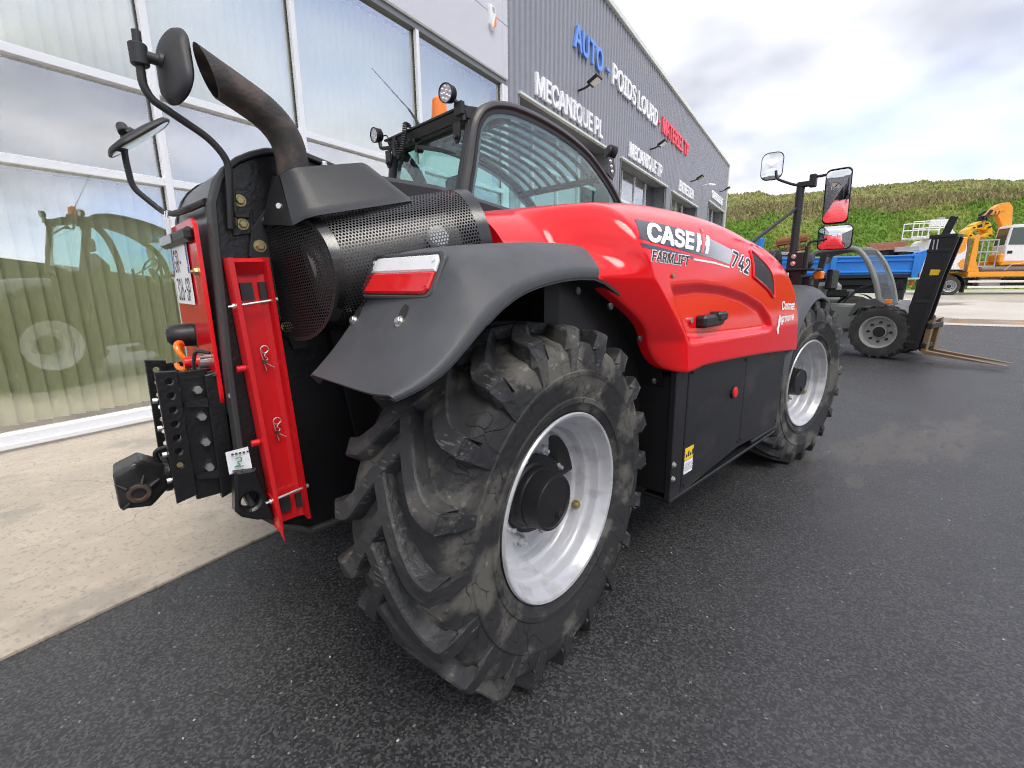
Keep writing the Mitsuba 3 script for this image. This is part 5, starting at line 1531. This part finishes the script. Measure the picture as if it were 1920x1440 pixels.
mp = [(.37, .27), (.53, .20), (.575, .74), (.68, 1.50), (.805, 2.12), (.48, 2.12), (.43, 1.59), (.335, .95)]
for y in (.0, .24):
    f("mast_upright", slab(mp, y, y + .07, .006), BLACK, False)
    f("mast_channel", slab([(.50, .28), (.56, .25), (.62, .74), (.72, 1.5), (.83, 2.10), (.79, 2.12), (.66, 1.5)], y - .02, y + .02, .003), SATIN, False)
for x, z, w in ((.63, 2.13, .18), (.60, 1.90, .15), (.52, 1.05, .1), (.45, .34, .06)):
    f("mast_crossbar", box(x - w, x + w, -.02, .30, z - .025, z + .03, .006), SATIN, False)
f("lift_cylinder", cat(cyl((.42, .25, .5), (.60, .25, 2.18), .06, n=16), cyl((.58, .25, 2.15), (.665, .25, 2.46), .055, n=16, b=.01)), SATIN)
f("lift_chain", cat(*[box(.52 + .05 * i, .535 + .05 * i, -.03, -.01, 1.92, 2.08) for i in range(2)]), STEEL, False)
f("mast_sticker", slab([(.535, 1.50), (.665, 1.50), (.675, 1.585), (.545, 1.60)], -.0045, -.001), YELLOW, False)
f("carriage", cat(box(.62, .70, .0, .6, .60, .70, .01), box(.58, .66, .0, .6, .26, .35, .01), hull([(.56, y, .2) for y in (.06, .12)] + [(.64, y, .2) for y in (.06, .12)] + [(.64, y, .78) for y in (.06, .12)] + [(.70, y, .78) for y in (.06, .12)])), SATIN, False)
for y in (.02, .44):
    f("fork", slab([(.62, .72), (.70, .78), (.665, .215), (1.66, .085), (1.66, .075), (.64, .155), (.59, .20)], y, y + .11, .004), FORKM, False)
f("hose", tube(spline([(-.75, .2, 1.0), (-.55, .2, 1.25), (-.30, .2, 1.36)], 6), .014, 8), INK)

# ---- blue drop-side tipper trailer with its load
n_ = "tipper_trailer"
Mx = local(14.199, 2.733, 0, .367, -.930)
f = kit(n_, Mx)
f.M = Mx
tag(n_, "blue drop-sided tipper trailer with a tall headboard, parked behind the forklift", "trailer")
f("bed_floor", box(-.15, 3.58, .0, 2.3, 1.50, 1.60), SATIN, False)
for y in (0, 2.25):
    f("side_board", box(-.12, 3.45, y, y + .04, 1.585, 2.10, .006), TBLUE, False)
    for z in (1.66, 1.96, 2.07):
        f("side_rib", hull([(x, y + (.0 if z < 2 else .0), z + dz) for x in (-.1, 3.44) for dz in (-.03, .03)] + [(x, y - .045, z + dz) for x in (-.1, 3.44) for dz in (-.012, .016)]), TBLUE, False)
    for x in (-.1, 1.60, 3.46):
        f("side_post", box(x - .07, x + .07, y - .05, y + .06, 1.50, 2.09, .008), TBLUE, False)
f("tail_board", hull([(3.46, y, z) for y in (.0, 2.3) for z in (1.58, 2.14)] + [(3.58, y, 1.6) for y in (0, 2.3)] + [(3.68, y, 2.22) for y in (0, 2.3)]), TBLUE, False)
for y in (.15, .62, 1.7, 2.15):
    f("headboard_post", box(-.33, -.19, y - .06, y + .06, 1.5, 2.70, .01), TBLUE, False)
f("headboard_panel", box(-.28, -.24, .1, 2.2, 1.6, 2.12), TBLUE, False)
f("drawbar_frame", box(-1.6, -.2, .9, 1.4, 1.35, 1.5, .02), TBLUE, False)
f("chassis", cat(box(-1.0, 3.5, .55, .75, 1.08, 1.5, .01), box(-1.0, 3.5, 1.55, 1.75, 1.08, 1.5, .01), box(.2, 3.3, .2, 2.1, 1.30, 1.47, .01), box(.9, 1.5, .2, .7, .72, 1.25, .03), box(2.9, 3.4, .25, .5, .55, 1.2, .03)), SATIN, False)
for x in (2.28, 1.05, -.8):
    road_wheel(f, x, .50, .08, .50, .28, .29, GALV, 10)
    road_wheel(f, x, .50, 2.2, .50, -.28, .29, GALV, 10)
aa = np.radians(np.linspace(150, 20, 12))
f("mudguard", thick(np.array([[(2.28 + .58 * math.cos(a), y, .50 + .58 * math.sin(a)) for y in (.06, .40)] for a in aa]), A(0, 0, -.012)), "mat_guard_dark", 40)
f("tail_lamp", cat(box(3.40, 3.48, .02, .06, 1.30, 1.38, .01)), LENS_R, False)
n_ = "rusty_cage"
f = kit(n_, Mx)
tag(n_, "rusty brown stillage of scrap lying tilted on the blue trailer", "cage")
tl = trimesh.transformations.rotation_matrix(math.radians(-9), [0, 1, 0], [.63, 1, 2.5])
for y in (.75, 1.65):
    for z in (2.36, 2.60):
        f("bar", moved(box(.20, 1.10, y - .02, y + .02, z - .018, z + .018), tl), RUST, False)
    for x in (.20, .50, .80, 1.08):
        f("upright", moved(box(x - .018, x + .018, y - .018, y + .018, 2.30, 2.62), tl), RUST, False)
f("floor", moved(box(.20, 1.1, .75, 1.65, 2.36, 2.39), tl), RUST, False)
f("roll", moved(cyl((.24, 1.1, 2.68), (1.05, 1.1, 2.68), .12, n=14), tl), RUST)
f("scrap", moved(box(.28, 1.0, .85, 1.5, 2.39, 2.50, .02), tl), M("scrap_green", pr((.10, .14, .05), .8)), False)
f("support", cat(box(.15, 1.15, .7, 1.7, 1.602, 2.20, .01), box(.25, .9, .6, 1.6, 2.21, 2.30, .01)), GALV, False)
for i, (x0, x1, z0, z1, y, mt, lb) in enumerate(((2.49, 3.06, 2.24, 2.41, .45, PINK, "reddish weathered board lying foremost on the trailer load"), (2.52, 3.46, 2.30, 2.47, .85, PINK, "long reddish weathered board lying behind another board"), (3.09, 3.64, 2.20, 2.33, .55, GALV, "pale grey metal sheet at the tail end of the load"))):
    n_ = ["load_board", "load_board_001", "metal_sheet"][i]
    f = kit(n_, Mx)
    tl = trimesh.transformations.rotation_matrix(math.radians(-2.5), [0, 1, 0], [x0, y, z0])
    f("face", moved(box(x0, x1, y, y + .06, z0, z1, .006), tl), mt, False)
    f("flange", moved(box(x0, x1, y - .06, y, z0, z0 + .03, .004), tl), mt, False)
    f("prop", box(x0 + .1, x1 - .1, y + .02, y + .5, 1.602, z0 - .002, .01), SATIN, False)
    tag(n_, lb, "board" if i < 2 else "sheet")

# ---- orange flatbed truck carrying an excavator
n_ = "flatbed_truck"
Mx = local(32.271, -.371, 0, .469, -.883)
f = kit(n_, Mx)
f.M = Mx
tag(n_, "orange and white flatbed truck with white side rails", "truck")
road_wheel(f, .0, 1.13, .02, .49, .30, .29, GALV, 10)
road_wheel(f, .0, 1.13, 2.35, .49, -.30, .29, GALV, 10)
road_wheel(f, 4.6, 1.13, .02, .49, .30, .29, GALV, 10)
cabp = [(-1.25, 1.5), (-1.30, 2.2), (-1.18, 2.9), (-.98, 3.45), (-.85, 3.58), (.38, 3.58), (.44, 2.96), (.46, 2.03), (.46, 1.96), (-.45, 1.98), (-.55, 1.55)]
f("cab", slab(cabp, .02, 2.38, .03), TWHITE, False)
f("cab__upper_panel", slab([(-.10, 2.76), (.20, 2.80), (.375, 2.94), (.372, 3.56), (-.02, 3.56), (-.12, 3.2)], .0, .018), TORANGE, False)
f("cab__chevron", slab([(.16, 2.28), (.34, 2.52), (.42, 2.50), (.44, 2.02), (.32, 2.02)], .002, .018), TORANGE, False)
f("cab__window", slab([(-1.05, 2.75), (-.30, 2.72), (-.12, 3.36), (-.86, 3.40)], .004, .018), VGLASS, False)
f("cab__corner_panel", slab([(-.42, 2.02), (-.35, 2.30), (-.20, 2.60), (-.14, 2.72), (-.30, 2.70), (-1.2, 2.05)], .006, .018), TORANGE, False)
f("cab__door_handle", box(-.27, -.10, .0, .015, 2.18, 2.27, .004), INK, False)
f("wheel_arch", thick(np.array([[(.62 * math.cos(a), y, 1.13 + .62 * math.sin(a)) for y in (.0, .45)] for a in np.radians(np.linspace(175, -5, 16))]), A(0, 0, .05)), SATIN, 40)
f("cab_step", box(-.9, -.56, .02, .4, .95, 1.55, .03), SATIN, False)
f("rear_stack", box(.47, .60, .1, 2.3, 1.9, 3.5, .01), M("truck_brown", pr((.16, .11, .075), .6)), False)
f("headboard", slab([(.62, 1.845), (.68, 3.5), (.80, 3.68), (.87, 3.50), (.90, 2.4), (1.12, 1.845)], .02, .12, .01), TORANGE, False)
f("headboard", slab([(.62, 1.845), (.68, 3.5), (.80, 3.68), (.87, 3.50), (.90, 2.4), (1.12, 1.845)], 2.25, 2.35, .01), TORANGE, False)
f("deck", box(.66, 6.5, .0, 2.4, 1.60, 1.84, .01), TORANGE, False)
for z in (1.36, 1.08):
    f("side_rail", box(.74, 6.5, .0, .04, z - .055, z + .055, .006), M("rail_cream", pr((.74, .72, .64), .45)) if z > 1.2 else "mat_rail_cream", False)
f("side_rail_bracket", cat(*[box(x, x + .05, .041, .09, 1.0, 1.60) for x in (1.1, 2.2, 3.3, 4.0)]), SATIN, False)
f("under_box", box(1.3, 2.2, .25, .8, 1.0, 1.5, .03), GALV, False)
f("chassis", box(-.8, 6.4, .75, 1.65, 1.15, 1.55, .02), SATIN, False)
f("mud_flap", box(.60, .66, .05, .40, .80, 1.45), SATIN, False)
n_ = "mesh_gate"
f = kit(n_, Mx)
tag(n_, "grey lattice frame standing on the deck of the orange truck", "frame")
for z in (3.42, 2.84, 2.12, 1.90):
    f("bar", box(.92, 1.84, .30, .34, z - .03, z + .03), GALV, False)
for x in (1.0, 1.20, 1.44, 1.84):
    f("upright", box(x - .025, x + .025, .345, .38, 1.845, 3.45), GALV, False)
n_ = "excavator"
f = kit(n_, Mx)
f.M = Mx
tag(n_, "white-cabbed orange excavator with raised arm and yellow clamshell grab", "excavator")
f("tracks", cat(box(1.2, 4.6, .2, .7, 1.845, 2.10, .1), box(1.2, 4.6, 1.7, 2.2, 1.845, 2.10, .1)), M("track_grey", pr((.16, .155, .15), .7)), False)
f("body", cat(box(2.02, 4.5, .25, 2.2, 2.15, 2.42, .05), box(2.9, 4.6, .3, 2.2, 2.4, 3.3, .1), box(1.9, 2.1, .2, 1.1, 2.3, 2.72, .04)), TORANGE, False)
f("cab", slab([(2.12, 2.35), (2.10, 3.02), (2.07, 3.10), (2.17, 4.02), (2.24, 4.12), (3.3, 4.12), (3.35, 2.35)], .25, 1.25, .03), TWHITE, False)
f("cab__window", slab([(2.18, 3.16), (2.24, 3.98), (2.80, 3.98), (2.80, 3.14)], .235, .25), VGLASS, False)
f("cab__windscreen", hull([(2.07, y, 3.16) for y in (.35, 1.15)] + [(2.16, y, 3.98) for y in (.35, 1.15)] + [(2.10, y, 3.16) for y in (.35, 1.15)]), VGLASS, False)
f("cab__grille", box(2.2, 2.4, .236, .25, 2.72, 2.86), SATIN, False)
f("boom", slab([(2.6, 2.6), (2.32, 4.2), (2.02, 4.75), (1.98, 5.05), (2.15, 5.30), (2.45, 5.32), (2.62, 5.1), (2.75, 4.2), (3.2, 2.6)], 1.32, 1.62, .03), TORANGE, False)
f("stick", slab([(2.28, 5.30), (2.05, 5.27), (1.85, 5.08), (1.58, 4.62), (1.66, 4.52), (1.80, 4.70), (1.96, 4.70), (2.10, 4.84), (2.34, 4.97)], 1.25, 1.70, .02), TORANGE, False)
f("hydraulics", cat(cyl((1.72, 1.2, 4.96), (1.50, 1.2, 4.55), .07, n=10), cyl((1.35, 1.45, 4.75), (1.60, 1.45, 4.95), .06, n=10), box(1.40, 1.66, 1.3, 1.65, 4.40, 4.72, .03), cyl((1.52, 1.45, 4.72), (1.56, 1.45, 4.40), .13, n=14)), SATIN)
f("grab_shell", slab([(1.12, 4.24), (.84, 4.03), (.79, 3.82), (.93, 3.58), (1.22, 3.53), (1.17, 3.70), (1.06, 3.84), (1.10, 3.96), (1.24, 4.04)], 1.10, 1.85, .03), TYELLOW, False)
f("grab_shell", slab([(1.84, 4.10), (1.93, 3.72), (1.80, 3.58), (1.38, 3.60), (1.50, 3.74), (1.68, 3.84), (1.66, 4.0)], 1.10, 1.85, .03), TYELLOW, False)
f("grab_head", slab([(1.06, 4.27), (1.34, 4.44), (1.60, 4.46), (1.80, 4.32), (1.88, 4.08), (1.62, 3.98), (1.22, 4.04)], 1.20, 1.75, .03), TYELLOW, False)
f("grab_window", slab([(1.24, 4.22), (1.44, 4.30), (1.46, 4.14), (1.28, 4.10)], 1.185, 1.198), SATIN, False)
for gx, gz in ((1.08, 4.12), (1.74, 4.12), (1.60, 4.30), (1.0, 3.72), (1.80, 3.70)):
    f("grab_pin", cyl((gx, 1.06, gz), (gx, 1.2, gz), .045, n=12), SATIN)
for gx in (1.38, 1.52):
    f("grab_hose", tube(spline([(gx, 1.12, 4.35), (gx + .12, 1.08, 4.65), (gx + .42, 1.10, 4.72), (gx + .5, 1.15, 4.9)], 6), .022, 8), INK)
f("deck_rail", tube([(2.2, .2, 1.9), (2.45, .2, 2.2), (3.4, .2, 2.28)], .03, 8), GALV)
n_ = "work_platform"
f = kit(n_, Mx)
tag(n_, "white railed aerial work platform on a folded arm above the truck cab", "platform")
for y in (.6, 1.7):
    for z in (3.70, 4.12, 4.47):
        f("rail", tube([(-1.76, y, z), (-.95, y, z + .02), (-.15, y, z + .0)], .026, 8), TWHITE)
    for x in (-1.75, -1.32, -1.05, -.6, -.15):
        f("post", tube([(x, y, 3.66), (x, y, 4.48)], .024, 8), TWHITE)
f("floor", box(-1.76, -.15, .6, 1.7, 3.62, 3.68), TWHITE, False)
f("panel", box(-1.05, -.20, .585, .60, 4.20, 4.55, .01), TWHITE, False)
f("arm", hull([(-.50, y, 4.60) for y in (.9, 1.1)] + [(-.32, y, 4.62) for y in (.9, 1.1)] + [(.22, y, 3.585) for y in (.9, 1.1)] + [(.42, y, 3.62) for y in (.9, 1.1)]), TWHITE, False)
f("arm_joint", cyl((-.42, .85, 4.60), (-.42, 1.15, 4.60), .10, n=14), GALV)

# ---- white pickup parked to the right of the frame: it shows as a reflection in the glass
n_ = "white_pickup"
Mx = local(1.55, -6.5, 0, .974, .226) @ np.diag([1.1, 1.1, 1.2, 1])
f = kit(n_, Mx)
f.M = Mx
tag(n_, "white pickup with an amber beacon, seen mirrored in the showroom glass", "pickup")
f("body", hull([(x, y, z) for x, z in [(-2.3, .5), (2.3, .5), (2.35, .95), (1.6, 1.15), (-2.3, 1.15)] for y in (-.9, .9)]), TWHITE, False)
f("cabin", hull([(x, y, z) for x, z, w in [(-.8, 1.14, .88), (1.2, 1.14, .88), (.55, 1.95, .72), (-.75, 1.97, .72)] for y in (-w, w)]), TWHITE, False)
f("windscreen", hull([(x, y, z) for x, z, w in [(1.17, 1.2, .80), (.62, 1.90, .66), (1.20, 1.2, .80), (.65, 1.90, .66)] for y in (-w, w)]), VGLASS, False)
for s in (-1, 1):
    f("side_window", hull([(x, s * w, z) for x, z, w in [(-.6, 1.22, .872), (.9, 1.22, .872), (.42, 1.86, .752), (-.58, 1.88, .752), (-.6, 1.22, .88), (.9, 1.22, .88), (.42, 1.86, .76), (-.58, 1.88, .76)]]), VGLASS, False)
f("beacon", lathe([(0, .14), (.06, .13), (.08, 0)], (-.1, 0, 1.97), (0, 0, 1), 18), LENS_O)
for x in (-1.4, 1.45):
    for s in (-1, 1):
        road_wheel(f, x, .38, s * .93, .38, -s * .24, .22, GALV, 6)
